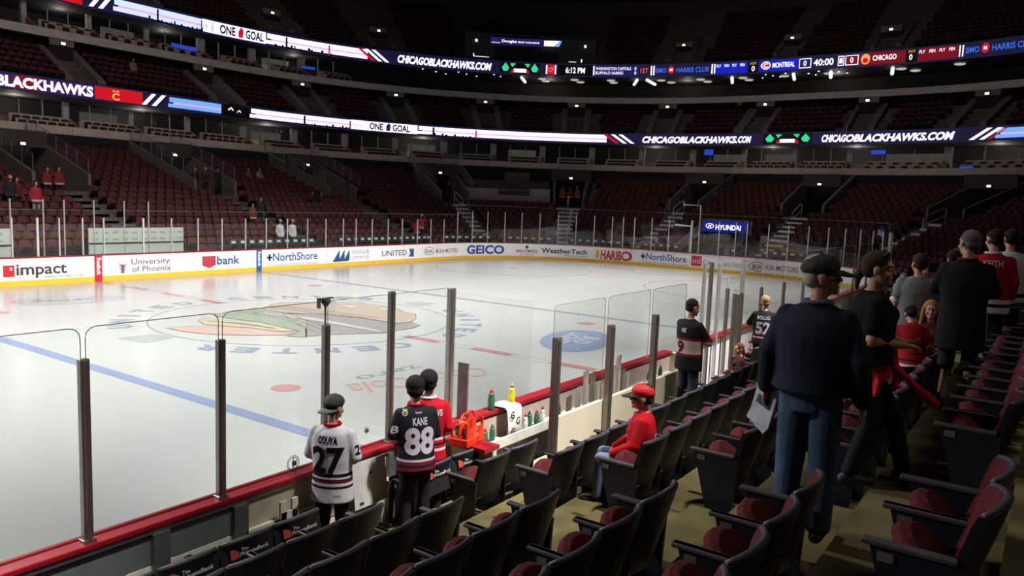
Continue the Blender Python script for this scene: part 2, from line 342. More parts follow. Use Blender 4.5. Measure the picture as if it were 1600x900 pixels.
b = MB(); logopart(b, [(-5.78, 13.49), (-4.81, 13.51), (-4.6, 12.68), (-5.55, 12.4)], ZP); logopart(b, [(4.77, 12.38), (4.88, 13.3), (5.87, 13.38), (5.8, 12.56)], ZP); b.build('painted_advert', icepaint('diamond', srgb(168, 176, 176)), ice)
# concrete apron and general floor below everything
mb = MB(); mb.box((10, 13, -0.25), (160, 150, 0.3)); fl = mb.build('floor_slab', M_tread); tag(fl, kind='structure')
# ---------------------------------------------------------------- rink boards, far side round to the near corner
BRD = [(-120.3, -6), (4.3, -3.5), (112.7, -1.0), (207.7, 1.5), (291.7, 4.0), (366.4, 6.5), (433.5, 9.0), (493.9, 11.5), (548.6, 14.0), (598.4, 16.5), (643.9, 19.0), (685.7, 21.5), (708.4, 24.0), (729.2, 26.5), (751.5, 29.0), (775.2, 31.5), (799.8, 34.0), (825.1, 36.5), (851.0, 39.0), (877.0, 41.5), (903.1, 44.0), (928.8, 46.5), (954.1, 49.0), (983.5, 51.5), (1037.9, 54.0), (1095.4, 56.5), (1156.5, 59.0), (1198.3, 61.5), (1227.1, 64.0), (1254.9, 66.5), (1281.3, 69.0), (1305.8, 71.5), (1327.9, 74.0)]
def BU(x): return interp(x, [a for a, _ in BRD], [b for _, b in BRD])
U0, U1 = -14, 105
boards = MB(); rect(boards, U0, U1, 0.0, 0.10, 0.0, 1.05); bo = boards.build('rink_boards', M_board)
tag(bo, 'white boards with printed adverts curving round the far side of the ice', 'rink boards')
b = MB(); rect(b, U0, U1, -0.012, 0.0, 0.0, 0.20); b.build('kickplate', M_kick, bo)
b = MB(); rect(b, U0, U1, -0.02, 0.26, 1.05, 1.09); b.build('cap_rail', M_cap, bo)
b = MB()
for u in us(-12, 88, 3.0): path_quad(b, u-0.008, u+0.008, 0.2, 1.05, -0.003)
b.build('panel_seam', M_edge, bo)
AD = {}
def adc(n, c): 
    return mat('ad_'+n, srgb(*c), 0.4, noise=0)
def adtext(s, x0, x1, z0, h, c, bold=0.03, shear=0, n=None):
    b = MB(); path_text(b, s, BU(x0), BU(x1), z0, h, -0.006, 0, bold, shear); b.build('printed_advert', adc('c%d_%d_%d' % c, c), bo)
def adquad(x0, x1, z0, z1, c, d=-0.005):
    b = MB(); path_quad(b, BU(x0), BU(x1), z0, z1, d); b.build('printed_advert', adc('c%d_%d_%d' % c, c), bo)
def adpoly(pts, c, d=-0.007):
    b = MB(); path_poly(b, [(BU(x), z) for x, z in pts], d); b.build('printed_advert', adc('c%d_%d_%d' % c, c), bo)
def adoval(x0, x1, z0, z1, c, wd=0.03):
    ua, ub = BU(x0), BU(x1); uc, ur = (ua+ub)/2, (ub-ua)/2; zc, zr = (z0+z1)/2, (z1-z0)/2; n = 32; b = MB()
    vs = []
    for k in range(n+1):
        t = 2*math.pi*k/n
        for q in (0, wd): vs.append(P(uc+(ur-q)*math.cos(t), -0.006, zc+(zr-q)*math.sin(t)))
    b.add(vs, [(2*k, 2*k+1, 2*k+3, 2*k+2) for k in range(n)]); b.build('printed_advert', adc('c%d_%d_%d' % c, c), bo)
GR = (62, 60, 66); NV = (44, 76, 130); RD = (196, 30, 50); BL = (38, 90, 160)
adquad(4.5, 21.5, 0.36, 0.80, RD); adpoly([(15, .6), (17.5, .6), (18.6, .66), (17.5, .72), (15, .72), (14, .66)], (235, 225, 225))
adtext('impact', 24, 104, 0.42, 0.44, GR, 0.03); adtext('IMPACTMYBIZ.COM', 68, 129, 0.24, 0.1, GR, 0.0)
adquad(146, 158, 0.0, 1.06, RD, -0.016)
b = MB(); v, f, wd = textgeo('Reebok', 0.03); b.add([P(BU(152)+0.09-(1-y)*0.18+0.02, -0.022, 0.96-x/wd*0.72) for x, y in v], f); b.build('printed_advert', adc('w', (235, 235, 240)), bo)
adtext('University', 205, 264, 0.62, 0.25, (110, 74, 84), 0.01); adtext('of Phoenix', 206, 266, 0.30, 0.25, (110, 74, 84), 0.01)
for k in range(5): adpoly([(182+k*0.6, .75-k*.1), (191, .62-k*.07), (200-k, .72-k*.1), (191, .54-k*.07)], (110, 74, 84))
adpoly([(315, .85), (336, .85), (336, .42), (325.5, .28), (315, .42)], (176, 56, 70)); adtext('us', 317, 334, 0.44, 0.34, (240, 236, 240), 0.03); adtext('bank', 338, 374, 0.44, 0.40, (46, 74, 150), 0.03)
adquad(399.5, 408, 0.0, 1.06, (30, 92, 158), -0.016)
b = MB(); b.add([P(BU(404)+0.1-(1-y)*0.18, -0.022, 0.96-x/wd*0.72) for x, y in v], f); b.build('printed_advert', adc('w', (235, 235, 240)), bo)
for x0, x1 in ((416, 496), (1001, 1073)):
    s = (x1-x0)/80; adquad(x0, x0+9*s, 0.60, 0.70, NV); adquad(x0+3*s, x0+6*s, 0.48, 0.82, (20, 30, 50))
    adtext('NorthShore', x0+10*s, x1, 0.46, 0.42, BL, 0.02); adtext('University HealthSystem', x0, x1+3, 0.22, 0.12, (130, 140, 160), 0.0)
for k in range(3): adpoly([(519+k*8.5, .25), (530+k*8, .92), (530+k*8, .35), (527+k*8.5, .25)], (46, 82, 124))
adtext('MAGELLAN', 550, 576, 0.70, 0.16, (140, 150, 160), 0.0); adtext('CORPORATION', 550, 576, 0.42, 0.10, (150, 160, 170), 0.0); adquad(549, 577, 0.64, 0.655, (120, 140, 180)); adquad(549, 577, 0.36, 0.375, (120, 140, 180))
adtext('UNITED', 597, 635, 0.42, 0.34, (60, 70, 84), 0.0); adpoly([(639, .8), (646.5, .8), (646.5, .32), (638, .32), (641, .5)], (60, 90, 124))
adoval(662, 678.5, 0.36, 0.86, (110, 82, 86)); adtext('KIA', 664.5, 676, 0.48, 0.24, (110, 82, 86), 0.01); adtext('KIA MOTORS', 681.5, 715.5, 0.46, 0.26, (110, 82, 86), 0.01)
adtext('GEICO', 729.5, 788, 0.34, 0.56, (30, 76, 150), 0.05)
adtext('NHL.COM/GCL', 806, 840, 0.46, 0.18, (40, 50, 70), 0.03, 0.2); adtext('LIVE GAMES', 813, 834, 0.24, 0.12, (110, 130, 170), 0.0, 0.2); adpoly([(821, .92), (825.5, .92), (825, .74), (823, .68), (821, .74)], (70, 80, 100))
adtext('WeatherTech', 846, 917, 0.46, 0.34, (44, 40, 48), 0.03); adtext('WeatherTech.com', 882, 917, 0.28, 0.1, (90, 90, 100), 0.0)
adquad(931, 936, 0.3, 0.85, (214, 190, 60)); adtext('HARIBO', 938.5, 988, 0.26, 0.60, (190, 40, 62), 0.05)
adquad(1080.5, 1096, 0.3, 0.93, (196, 44, 66)); adtext('ml', 1083, 1094, 0.45, 0.34, (240, 220, 224), 0.0); adtext('Club', 1099, 1112, 0.45, 0.3, (110, 90, 96), 0.0)
adtext('CAROL STREAM', 1128, 1158, 0.4, 0.3, (150, 150, 140), 0.0)
adoval(1165, 1191, 0.26, 0.86, (110, 82, 86), 0.04); adtext('KIA', 1169.5, 1187, 0.40, 0.30, (110, 82, 86), 0.02); adtext('KIA MOTORS', 1196, 1247, 0.42, 0.32, (110, 82, 86), 0.01)
adquad(1252.5, 1262, 0.42, 1.04, (176, 196, 214)); adoval(1254, 1260.5, 0.55, 0.85, (120, 150, 180), 0.05)
adtext('SIX', 1270, 1285, 0.4, 0.4, GR, 0.0)
# glass posts and panes on top of the boards
posts = [-6.9, -5.6, -4.35, -3.1, -2.2, -1.4, -0.5, 0.35, 2.05, 3.35, 4.65, 5.9, 7.2, 8.4, 9.7, 11.0, 12.25, 13.5, 14.45, 15.7, 17.0, 18.2, 19.55, 20.8, 22.2, 24.9, 27.55, 30.1, 32.85, 35.45, 38.15, 40.85, 43.5, 46.2, 48.95, 50.65, 51.7, 52.95, 54.15, 55.7, 57.5, 58.55, 59.25, 61.3, 63.95, 66.7, 69.6, 72.3, 75.0, 77.7, 80.4, 83.1, 85.8, 88.5]
def face_rot(u):
    n = NRM(u); return math.atan2(n.y, n.x)-math.pi/2
def place_name(u):
    return 'far side' if u < PA else 'far corner' if u < PA+QA else 'end boards' if u < PA+QA+E1 else 'near end corner'
cnt = {}
postm = {}
for i, u in enumerate(posts):
    hi = u > 24.5; H = 2.05 if hi else 1.5; thick = 0.075 if (u in (2.05, -2.2)) else 0.10 if u == 55.7 else 0.045
    k = (H, thick)
    if k not in postm:
        b = MB(); b.box((0, 0, H/2), (thick, 0.05, H)); b.box((0, -0.03, H/2), (thick*0.55, 0.02, H-0.04)); o = b.build('glass_post', mat('post_white', (0.62, 0.62, 0.64), 0.4, 0.2, noise=0.05)); postm[k] = o.data
        bpy.data.objects.remove(o)
    o = bpy.data.objects.new('glass_post', postm[k]); COL.objects.link(o); o.location = P(u, 0.12, 1.09); o.rotation_euler = (0, 0, face_rot(u))
    w_ = place_name(u); cnt[w_] = cnt.get(w_, 0)+1
    tag(o, 'slim pale metal glass post on the %s, %s counted clockwise' % (w_, nth(cnt[w_]-1)), 'glass post', 'glass posts standing on the far boards')
cnt = {}
for a, c in zip(posts, posts[1:]):
    H = 2.45 if (a+c)/2 > 24 else 1.82; rsc = 1
    b = MB(); pa, pc = a+0.03, c-0.03
    strip(b, pa, pc, [(0.115, 1.09), (0.127, 1.09), (0.127, 1.09+H), (0.115, 1.09+H)], 1.0)
    fr = MB(); 
    o = b.build('rink_glass', [M_glass]); e = MB(); strip(e, pa, pc, [(0.113, 1.085+H), (0.129, 1.085+H), (0.129, 1.10+H), (0.113, 1.10+H)], 1.0); e.build('pane_edge', M_edge, o)
    w_ = place_name((a+c)/2); cnt[w_] = cnt.get(w_, 0)+1
    tag(o, 'clear rink glass above the %s, %s counted clockwise' % (w_, nth(cnt[w_]-1)), 'glass', 'glass panes above the far boards')
# penalty and scorer boxes behind the far boards: white printed bench backs and a second line of posts
for nm, ua, ub in (('right', 0.9, 5.4), ('left', -5.6, -2.15)):
    b = MB(); rect(b, ua, ub, 2.5, 2.56, 0.9, 2.05); o = b.build('penalty_box_wall', mat('printed_white', srgb(176, 186, 176), 0.6, noise=0.05))
    tag(o, 'pale printed back panel of the %s penalty box behind the far boards' % {'right': 'nearer-centre', 'left': 'outer'}[nm], 'panel')
    b = MB()
    for r in range(2):
        for k in range(int((ub-ua)/0.45)): path_text(b, ('nhl', 'ice', 'cup')[(k+r) % 3], ua+0.15+k*0.45, ua+0.4+k*0.45, 1.5+0.3*r, 0.12, 2.49, 0, 0.02)
    b.build('printed_pattern', mat('print_grey', srgb(120, 130, 124), 0.6, noise=0), o)
    b = MB(); rect(b, ua, ub, 2.44, 2.5, 1.36, 1.40); b.build('rail', M_dark, o)
pb = [75, 123, 153, 200, 241, 281]
for i, (x, u) in enumerate([(75, -2.1), (123, -0.9), (153, -0.1), (200, 1.1), (241, 2.4), (281, 3.5)]):
    p = P(u*1.04, 2.5); b = MB(); b.box((0, 0, 1.0), (0.05, 0.05, 2.5)); b.box((0, 0, 2.24), (0.07, 0.07, 0.03)); o = b.build('glass_post', M_aluL); o.location = (p.x, p.y, 1.0)
    tag(o, 'metal post behind the penalty boxes, %s counted clockwise' % nth(i), 'glass post', 'posts behind the penalty boxes')
# ---------------------------------------------------------------- stands: stepped concrete, aisles, vomitories
AIS = [4.2, 13.5, 23.9, 32.8, 41.5, 50.2, 59.2, 68.1, 77.5, 87]
def dk(k): return 0.835+0.93*(k-1)      # front edge of step k on the far side
def zk(k): return 0.05+0.3*(k-1)
mb = MB(); ter = []
segs = []; prev = -14.0
for a in AIS: segs.append((prev, a-1.35)); prev = a+1.35
segs.append((prev, 96))
for k in range(1, 21):
    d0, d1, z = dk(k), dk(k+1), zk(k)
    if k < 13: strip(mb, -14, 96, [(d0, z-0.35), (d0, z), (d1, z)], 1.5, 0, close=False)
    else:
        for a, c in segs: strip(mb, a, c, [(d0, z-0.35), (d0, z), (d1, z)], 1.5, 0, close=False)
for a in AIS: rect(mb, a-1.35, a+1.35, 12.0, 19.6, 3.2, 3.55, 0.5)
t1 = mb.build('floor_terrace', M_tread); tag(t1, kind='structure')
# aisle steps
for i, a in enumerate(AIS):
    mb = MB(); wa = 0.72 if a == 41.5 else 0.62
    sc = 18.53/(R0+7) if (PA < a < PA+QA or a > PA+QA+E1) else 1
    for k in range(1, 13):
        for h in (0, 1):
            d0 = dk(k)+h*0.465; z = zk(k)+h*0.15+0.004
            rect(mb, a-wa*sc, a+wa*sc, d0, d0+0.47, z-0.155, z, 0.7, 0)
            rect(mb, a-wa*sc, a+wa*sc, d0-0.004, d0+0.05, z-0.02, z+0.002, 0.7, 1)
    o = mb.build('trim_%d' % (i+1), [M_step if 30 < a < 70 else mat('step_shaded', (0.12, 0.11, 0.09), 0.8), M_nos]); tag(o, kind='structure')  # outer stairs: shade put into the tread colour, lighter copy elsewhere
# vomitories
for i, a in enumerate(AIS):
    mb = MB()
    for s in (-1, 1):
        sc = 18.53/(R0+16) if (PA < a < PA+QA or a > PA+QA+E1) else 1
        ua = a+s*1.35*sc; ub = a+s*1.52*sc
        q = []
        for d in (11.9, 13.5, 15, 16.5, 18, 19.5):
            zt = 3.55+0.3226*(d-11.9)+0.95
            q.append((d, zt))
        prof = [(11.9, 3.0)]+q+[(19.5, 3.0)]
        u_, v_ = min(ua, ub), max(ua, ub); n = len(prof)
        mb.add([P(u_, d, z) for d, z in prof]+[P(v_, d, z) for d, z in prof], [tuple(range(n)), tuple(range(n, 2*n))[::-1]]+[(j, (j+1) % n, n+(j+1) % n, n+j) for j in range(n)])
    o = mb.build('wall_vomitory', M_wallg); tag(o, kind='structure')
    b = MB(); rect(b, a-1.3, a+1.3, 16.6, 16.8, 5.95, 6.9, 0.6); rect(b, a-1.3, a+1.3, 19.3, 19.6, 3.5, 6.9, 0.6, 1); b.build('portal_head', [mat('portal_grey', (0.05, 0.045, 0.04), 0.8), M_black], o)
    lp = P(a, 16.5, 6.12); b = MB(); b.box((0, 0, 0), (0.34, 0.10, 0.20)); b.box((0, -0.06, 0), (0.26, 0.02, 0.14), mi=1); e = b.build('exit_light', [M_dark, M_lamp]); e.location = lp; e.rotation_euler = (0, 0, face_rot(a))
    tag(e, 'small lit light over the %s lower bowl doorway counted clockwise' % nth(i), 'light', 'exit lights over the lower doorways')
def rails(a, side, d0, d1, n, hgt, label, nbar=7, base=None, m=None):
    t = empty('handrail', P(a, d0, 0), 0, label, 'handrail'); o0 = P(a, d0, 0)
    zb = base or (lambda d: 3.55+0.3226*(d-11.9)+0.9)
    b = MB()
    for j in range(n+1):
        d = d0+(d1-d0)*j/n; b.tube([P(a, d, zb(d))-o0, P(a, d, zb(d)+hgt)-o0], 0.025, 6)
    b.build('post', m or M_aluL, t)
    b = MB()
    for j in range(nbar): b.tube([P(a, d0, zb(d0)+hgt*(j+1)/nbar)-o0, P(a, d1, zb(d1)+hgt*(j+1)/nbar)-o0], 0.022 if j == nbar-1 else 0.012, 5)
    b.build('bar', m or M_aluL, t); return t
M_railblue = mat('rail_bluegrey', (0.20, 0.21, 0.26), 0.4, 0.6)
for a, nm in ((4.2, 'first'), (13.5, 'second'), (23.9, 'third'), (32.8, 'fourth')):
    for s in (-1, 1): rails(a+s*1.42, s, 12, 19.3, 6, 0.95, 'blue-grey metal railing on the %s wall of the %s lower doorway' % ('anticlockwise' if s < 0 else 'clockwise', nm), 7, m=M_railblue)
zf = lambda d: 0.05+0.3226*(d-1.3)
for a, nm in ((32.8, 'fourth'), (41.5, 'fifth'), (50.2, 'sixth'), (59.2, 'seventh'), (68.1, 'eighth')):
    t = empty('handrail', P(a, 12, 3.5), face_rot(a), 'pale tubular handrail at the top of the %s lower stair' % nm, 'handrail')
    b = MB(); b.tube([(0, -2.3, -0.55), (0, -2.3, 0.35), (0, -2.1, 0.45), (0, -0.3, 1.0), (0, 0, 1.0), (0, 0, 0.05)], 0.03, 8); b.build('rail', M_aluL, t)
    b = MB(); b.tube([(0, -2.3, -0.1), (0, 0, 0.55)], 0.025, 6); b.build('bar', M_aluL, t)
# concrete bands (balcony fronts) and suite level shells
def band(name, d, z0, z1, th, m, u0=-2, u1=84): 
    b = MB(); rect(b, u0, u1, d, d+th, z0, z1, 1.2); o = b.build(name, m); tag(o, kind='structure'); return o
o = band('trim_20', 20.0, 7.0, 7.55, 0.35, M_conc)
b = MB()
for u in us(0, 82, 4.4): path_quad(b, u-0.012, u+0.012, 7.0, 7.55, 19.995)
b.build('joint', M_dark, o)
o = band('trim_21', 25.0, 13.8, 14.35, 0.35, mat('concrete_upper', srgb(196, 188, 184), 0.8, noise=0.1, nscale=2), 4)
b = MB(); rect(b, -2, 84, 19.6, 26.5, 6.75, 7.0, 1.5); rect(b, -2, 84, 19.55, 19.6, 3.0, 7.0, 1.5); x = b.build('wall_concourse', M_black); tag(x, kind='structure')
b = MB(); rect(b, -2, 84, 20.3, 26.5, 7.0, 7.2, 1.5); rect(b, -2, 84, 21.05, 27, 9.55, 9.6, 1.5); x = b.build('floor_suites', mat('suite_floor', (0.10, 0.09, 0.08), 0.8)); tag(x, kind='structure')
b = MB(); rect(b, -2, 84, 26.4, 26.6, 7.0, 9.6, 1.5); x = b.build('wall_suites', mat('suite_wall', (0.10, 0.095, 0.09), 0.8)); tag(x, kind='structure')
b = MB(); rect(b, 4, 84, 25.3, 32, 14.0, 14.2, 1.5); rect(b, 4, 84, 25.75, 32, 16.45, 16.5, 1.5); rect(b, 4, 84, 31.6, 32, 14, 16.5, 1.5); x = b.build('wall_upper_suites', mat('upper_suite', (0.05, 0.048, 0.046), 0.8)); tag(x, kind='structure')
pm = empty('press_platform', P(37, 12.6, 3.4), 0, 'pale grey tables and low walls on the platform between the fourth and fifth doorways', 'platform'); o0_ = P(37, 12.6, 3.4)
def pmp(name, fn, m): q = MB(); fn(q); q.v = [tuple(Vector(p)-o0_) for p in q.v]; return q.build(name, m, pm)
M_plat = mat('platform_grey', (0.34, 0.32, 0.31), 0.7, noise=0.1)
pmp('low_wall', lambda q: [rect(q, a, c, 13.0, 13.08, 3.7, z, 0.8) for a, c, z in ((33.9, 36.3, 4.9), (38.6, 40.1, 5.0), (36.3, 38.6, 4.4))], M_plat); pmp('table_top', lambda q: [rect(q, a, c, 13.1, 13.7, 4.82, 4.87, 0.8) for a, c in ((33.9, 36.2), (36.5, 39.6))], M_plat)
pmp('rear_wall', lambda q: rect(q, 37.2, 38.8, 17.5, 17.6, 5.2, 6.5, 0.8), mat('platform_back', (0.10, 0.095, 0.09), 0.8)); pmp('monitor', lambda q: [rect(q, a, a+0.5, 13.3, 13.36, 4.87, 5.2, 0.5) for a in (34.3, 35.2, 36.9, 37.8, 38.9)], M_dark)
# 200 level terrace
D2 = lambda k: 21.6+0.85*k; Z2 = lambda k: 10.45+0.48*k
mb = MB()
for k in range(6): strip(mb, 2, 84, [(D2(k), Z2(k)-0.55), (D2(k), Z2(k)), (D2(k+1), Z2(k))], 1.5, 0, close=False)
rect(mb, 2, 84, 27.4, 27.6, 10, 14.2, 1.5, 1)
x = mb.build('floor_middle_terrace', [M_tread, M_black]); tag(x, kind='structure')
V2 = [10.5, 21.3, 26.6, 31.6, 36.5, 41.5, 46.4, 51.8, 60.2, 65.1, 71]
V3 = [9.3, 17.5, 26.0, 31.2, 36.4, 41.5, 46.7, 52.7, 60.5, 67.5]
def vom(a, d0, d1, z0, slope, hw, zl, dl, nm, i, lvl, par):
    mb = MB()
    c = 18.53/(R0+d0) if (PA < a < PA+QA or a > PA+QA+E1) else 1; hw *= c
    for s in (-1, 1):
        u_, v_ = sorted((a+s*hw, a+s*(hw+0.5*c))); prof = [(d0, z0-0.6), (d0, z0+0.4), (d1, z0+slope*(d1-d0)+par), (d1, z0-0.6)]; n = 4
        mb.add([P(u_, d, z) for d, z in prof]+[P(v_, d, z) for d, z in prof], [tuple(range(n)), tuple(range(n, 2*n))[::-1]]+[(j, (j+1) % n, n+(j+1) % n, n+j) for j in range(n)])
    rect(mb, a-hw, a+hw, dl-0.05, dl+0.1, zl-0.15, zl+0.35, 0.5, 0)
    rect(mb, a-hw, a+hw, dl+0.1, dl+0.15, z0-0.6, zl+0.2, 0.5, 1)
    rect(mb, a-hw, a+hw, d0, dl+0.2, z0-0.7, z0-0.4, 0.5, 1)
    o = mb.build('wall_doorway', [mat('parapet_'+lvl, (0.2, 0.18, 0.17), 0.8, noise=0.15), M_black]); tag(o, kind='structure')
    lp = P(a, dl-0.15, zl); b = MB(); b.box((0, 0, 0), (0.34, 0.12, 0.22)); b.box((0, -0.07, 0), (0.28, 0.02, 0.16), mi=1); e = b.build('exit_light', [M_dark, M_lamp]); e.location = lp; e.rotation_euler = (0, 0, face_rot(a))
    tag(e, 'small lit light over the %s %s level doorway counted clockwise' % (nth(i), lvl), 'light', 'exit lights over the %s doorways' % lvl)
for i, a in enumerate(V2): vom(a, 22.0, 26.0, 10.6, 0.56, 0.8, 13.5, 25.2, '', i, 'middle', 0.5)
# upper level terrace
D3 = lambda k: 26.2+0.82*k; Z3 = lambda k: 17.7+0.52*k
mb = MB()
for k in range(20): strip(mb, 4, 84, [(D3(k), Z3(k)-0.55), (D3(k), Z3(k)), (D3(k+1), Z3(k))], 1.8, 0, close=False)
rect(mb, 4, 84, 42.6, 43, 14, 36, 2.0, 1)
x = mb.build('floor_upper_terrace', [M_tread, M_black]); tag(x, kind='structure')
for i, a in enumerate(V3): vom(a, 27.0, 31.5, 18.0, 0.63, 0.8, 20.0, 28.9, '', i, 'upper', 0.3)
mb = MB(); mb.box((12, 13, 36), (190, 150, 0.4)); x = mb.build('ceiling', M_black); tag(x, kind='structure')
# seat layout on the far stands
def row_seats(u0, u1, d, skips, pitch=0.55):
    L = []; u = u0
    while u < u1:
        if not any(a < u < c for a, c in skips): L.append(u)
        u += pitch*(18.53/(R0+d) if (PA < u < PA+QA or u > PA+QA+E1) else 1)
    return L
def seat_low(mb, p, a, up_=0.0):
    c, s = math.cos(a), math.sin(a)
    def T(x, y, z): return (p.x+x*c-y*s, p.y+x*s+y*c, p.z+z)
    w_ = 0.245      # local +y = towards the back
    vs = [T(-w_, 0.0, .34), T(-w_*.7, 0.05, .30), T(w_*.7, 0.05, .30), T(w_, 0.0, .34), T(-w_, 0.07, .80), T(-w_*.6, 0.13, .86), T(w_*.6, 0.13, .86), T(w_, 0.07, .80),
          T(-w_, 0.05, .34), T(w_, 0.05, .34), T(-w_, 0.13, .80), T(-w_*.6, .19, .87), T(w_*.6, .19, .87), T(w_, 0.13, .80)]
    mb.add(vs, [(0, 1, 5, 4), (1, 2, 6, 5), (2, 3, 7, 6)], 0)
    mb.add(vs, [(4, 5, 11, 10), (5, 6, 12, 11), (6, 7, 13, 12), (8, 10, 11, 12, 13, 9), (0, 4, 10, 8), (3, 9, 13, 7)], 1)
    vs = [T(-.21, -0.02, .40), T(.21, -0.02, .40), T(.19, -0.16, .60), T(-.19, -0.16, .60), T(-.21, -.09, .36), T(.21, -.09, .36), T(.19, -.24, .58), T(-.19, -.24, .58)]
    mb.add(vs, [(3, 2, 6, 7), (0, 3, 7, 4), (1, 5, 6, 2)], 0); mb.add(vs, [(4, 7, 6, 5)], 1)
SEATS = MB(); front = []
for k in range(1, 20):
    d = dk(k+1)-0.30
    sk = ([(33.9, 40.2)] if k >= 12 else [])+[(a-(1.75 if k >= 12 else 0.95), a+(1.75 if k >= 12 else 0.95)) for a in AIS]+[(54.2, 57.6)]*(1 if k < 8 else 0)+([(-6.5, 6.3)] if k < 3 else [])
    for u in row_seats(-9, 94, d, sk):
        if k == 1 and 7 < u < 67 and len(front) < 78: front.append(u); continue
        seat_low(SEATS, P(u, d, zk(k)), face_rot(u))
for k in range(6):
    sk = [(a-1.4, a+1.4) for a in V2]
    for u in row_seats(4, 74, D2(k), sk): seat_low(SEATS, P(u, D2(k)+0.5, Z2(k)), face_rot(u))
for k in range(0, 13):
    sk = [(a-1.3, a+1.3) for a in V3]
    for u in row_seats(6, 74, D3(k), sk+[(35.2, 42.5)]): seat_low(SEATS, P(u, D3(k)+0.5, Z3(k)), face_rot(u))
b = MB(); seat_low(b, Vector((0, 0, 0)), 0); fs0 = b.build('folding_seat', [mat('front_seat_dark', (0.02, 0.02, 0.024), 0.7), M_navy]); b = MB(); b.box((0, 0.045, 0.72), (0.24, 0.02, 0.12), Matrix.Rotation(R(-8), 3, 'X')); lb0 = b.build('white_label', M_white, fs0)
sec = {}
for i, u in enumerate(front):
    o = fs0 if i == 0 else fs0.copy()
    if i: COL.objects.link(o); l2 = lb0.copy(); COL.objects.link(l2); l2.parent = o
    o.location = P(u, dk(2)-0.30, zk(1)+0.58); o.rotation_euler = (0, 0, face_rot(u))
    j = sum(1 for a in AIS if a < u); sec[j] = sec.get(j, 0)+1
    tag(o, 'black front row seat with white label, %s past the %s far stair clockwise' % (nth(sec[j]-1), nth(max(0, j-1))), 'seat', 'front row seats behind the far glass')
b = MB(); rect(b, 7, 68, dk(1)-0.02, dk(2), 0.0, zk(1)+0.58, 1.5); x = b.build('floor_front_platform', M_tread); tag(x, kind='structure')
# suite level seating bays (lower)
M_schair = mat('suite_chair', (0.03, 0.016, 0.014), 0.6); M_glow = mat('suite_glow_wall', (0.3, 0.28, 0.25), 0.8, emit=srgb(120, 116, 104), strength=0.35, noise=0.3, nscale=1.2)  # emission put into the suite wall so it looks lamp-lit
M_wood = mat('wood_partition', srgb(190, 130, 92), 0.6, noise=0.2); M_col = mat('suite_column', (0.5, 0.49, 0.5), 0.7); M_ledge = mat('suite_ledge', (0.6, 0.52, 0.44), 0.8, noise=0.1)
M_win = glassmat('suite_glass', (0.8, 0.82, 0.85))
ch = MB(); ch.box((0, 0, .28), (.46, .07, .34)); ch.box((0, -.22, .1), (.44, .42, .1)); ch.box((0, .02, .47), (.38, .08, .07)); cm = ch.build('suite_chair', M_schair); cmesh = cm.data; bpy.data.objects.remove(cm)
def suite(ua, ub, i, d, z, lvl, nch):
    o0 = P(ua, d, z); t = empty('suite_balcony', o0, 0, '%s suite balcony with ledges and windows, %s bay counted clockwise' % (lvl, nth(i)), 'balcony', '%s suite balconies' % lvl)
    def part(name, fn, m):
        q = MB(); fn(q); q.v = [tuple(Vector(p)-o0) for p in q.v]; return q.build(name, m, t)
    part('partition', lambda q: q.add([P(ua+e, d+a, z+b_) for e in (0, 0.14) for a, b_ in ((0.35, 0), (0.35, .12), (1.9, 1.0), (1.9, 0))], [(0, 1, 2, 3), (7, 6, 5, 4), (1, 5, 6, 2), (0, 4, 5, 1)]), M_wood)
    part('ledge', lambda q: rect(q, ua+0.9, ub-0.1, d+1.22, d+1.30, z, z+0.70, 1.2), M_ledge)
    part('rear_ledge', lambda q: rect(q, ua+0.9, ub-0.1, d+2.1, d+2.2, z, z+1.04, 1.2), M_ledge)
    part('column', lambda q: (rect(q, ua-0.12, ua+0.22, d+2.3, d+2.6, z, z+2.1, 1)), M_col)
    part('mullion', lambda q: [rect(q, x-0.03, x+0.03, d+2.35, d+2.42, z, z+2.1, 1) for x in (ua+(ub-ua)*0.36, ua+(ub-ua)*0.68)], M_col)
    part('window', lambda q: rect(q, ua+0.2, ub-0.1, d+2.38, d+2.4, z+0.9, z+2.05, 1.2), M_win)
    if i in (1, 4, 7, 13, 16) or lvl == 'lower' and i in (9, 14):
        part('glowing_interior', lambda q: rect(q, ua+(ub-ua)*0.35, ub-0.3, d+3.6, d+3.7, z+0.2, z+1.7, 1), M_glow)
    for row in range(2):
        n = nch; dd = d+0.85+row*0.85; zz = z+0.07+row*0.31
        for j in range(n):
            u = ua+1.15+(ub-ua-1.5)*j/(n-1)
            c = bpy.data.objects.new('suite_chair', cmesh); COL.objects.link(c); c.location = P(u, dd, zz+0.02); c.rotation_euler = (0, 0, face_rot(u))
            tag(c, 'dark %s row chair, %s along, in the %s clockwise %s suite bay' % ('front' if row == 0 else 'back', nth(j), nth(i), lvl), 'chair', '%s suite balcony chairs' % lvl)
u = 4.9; i = 0
while u < 73:
    wd = 4.4*(18.53/(R0+20)*1.0 if PA < u < PA+QA else 1); suite(u, u+wd, i, 20.0, 7.2, 'lower', 6); u += wd; i += 1
u = 9.0; i = 0
while u < 29:
    wd = 4.4*(18.53/(R0+25) if PA < u else 1); suite(u, u+wd, i, 25.0, 14.2, 'upper', 4); u += wd; i += 1
for u_ in (7, 15.5, 24.5, 33, 46, 53, 60, 66):
    l = bpy.data.lights.new('suite_light', 'POINT'); l.energy = 55; l.color = (1, 0.93, 0.84); l.shadow_soft_size = 0.3; o = bpy.data.objects.new('suite_light', l); COL.objects.link(o); o.location = P(u_, 24.2, 9.1)
for u_ in (12, 20, 27, 40, 47, 57):
    l = bpy.data.lights.new('suite_light', 'POINT'); l.energy = 45; l.color = (1, 0.93, 0.86); l.shadow_soft_size = 0.3; o = bpy.data.objects.new('suite_light', l); COL.objects.link(o); o.location = P(u_, 28.6, 16.0)
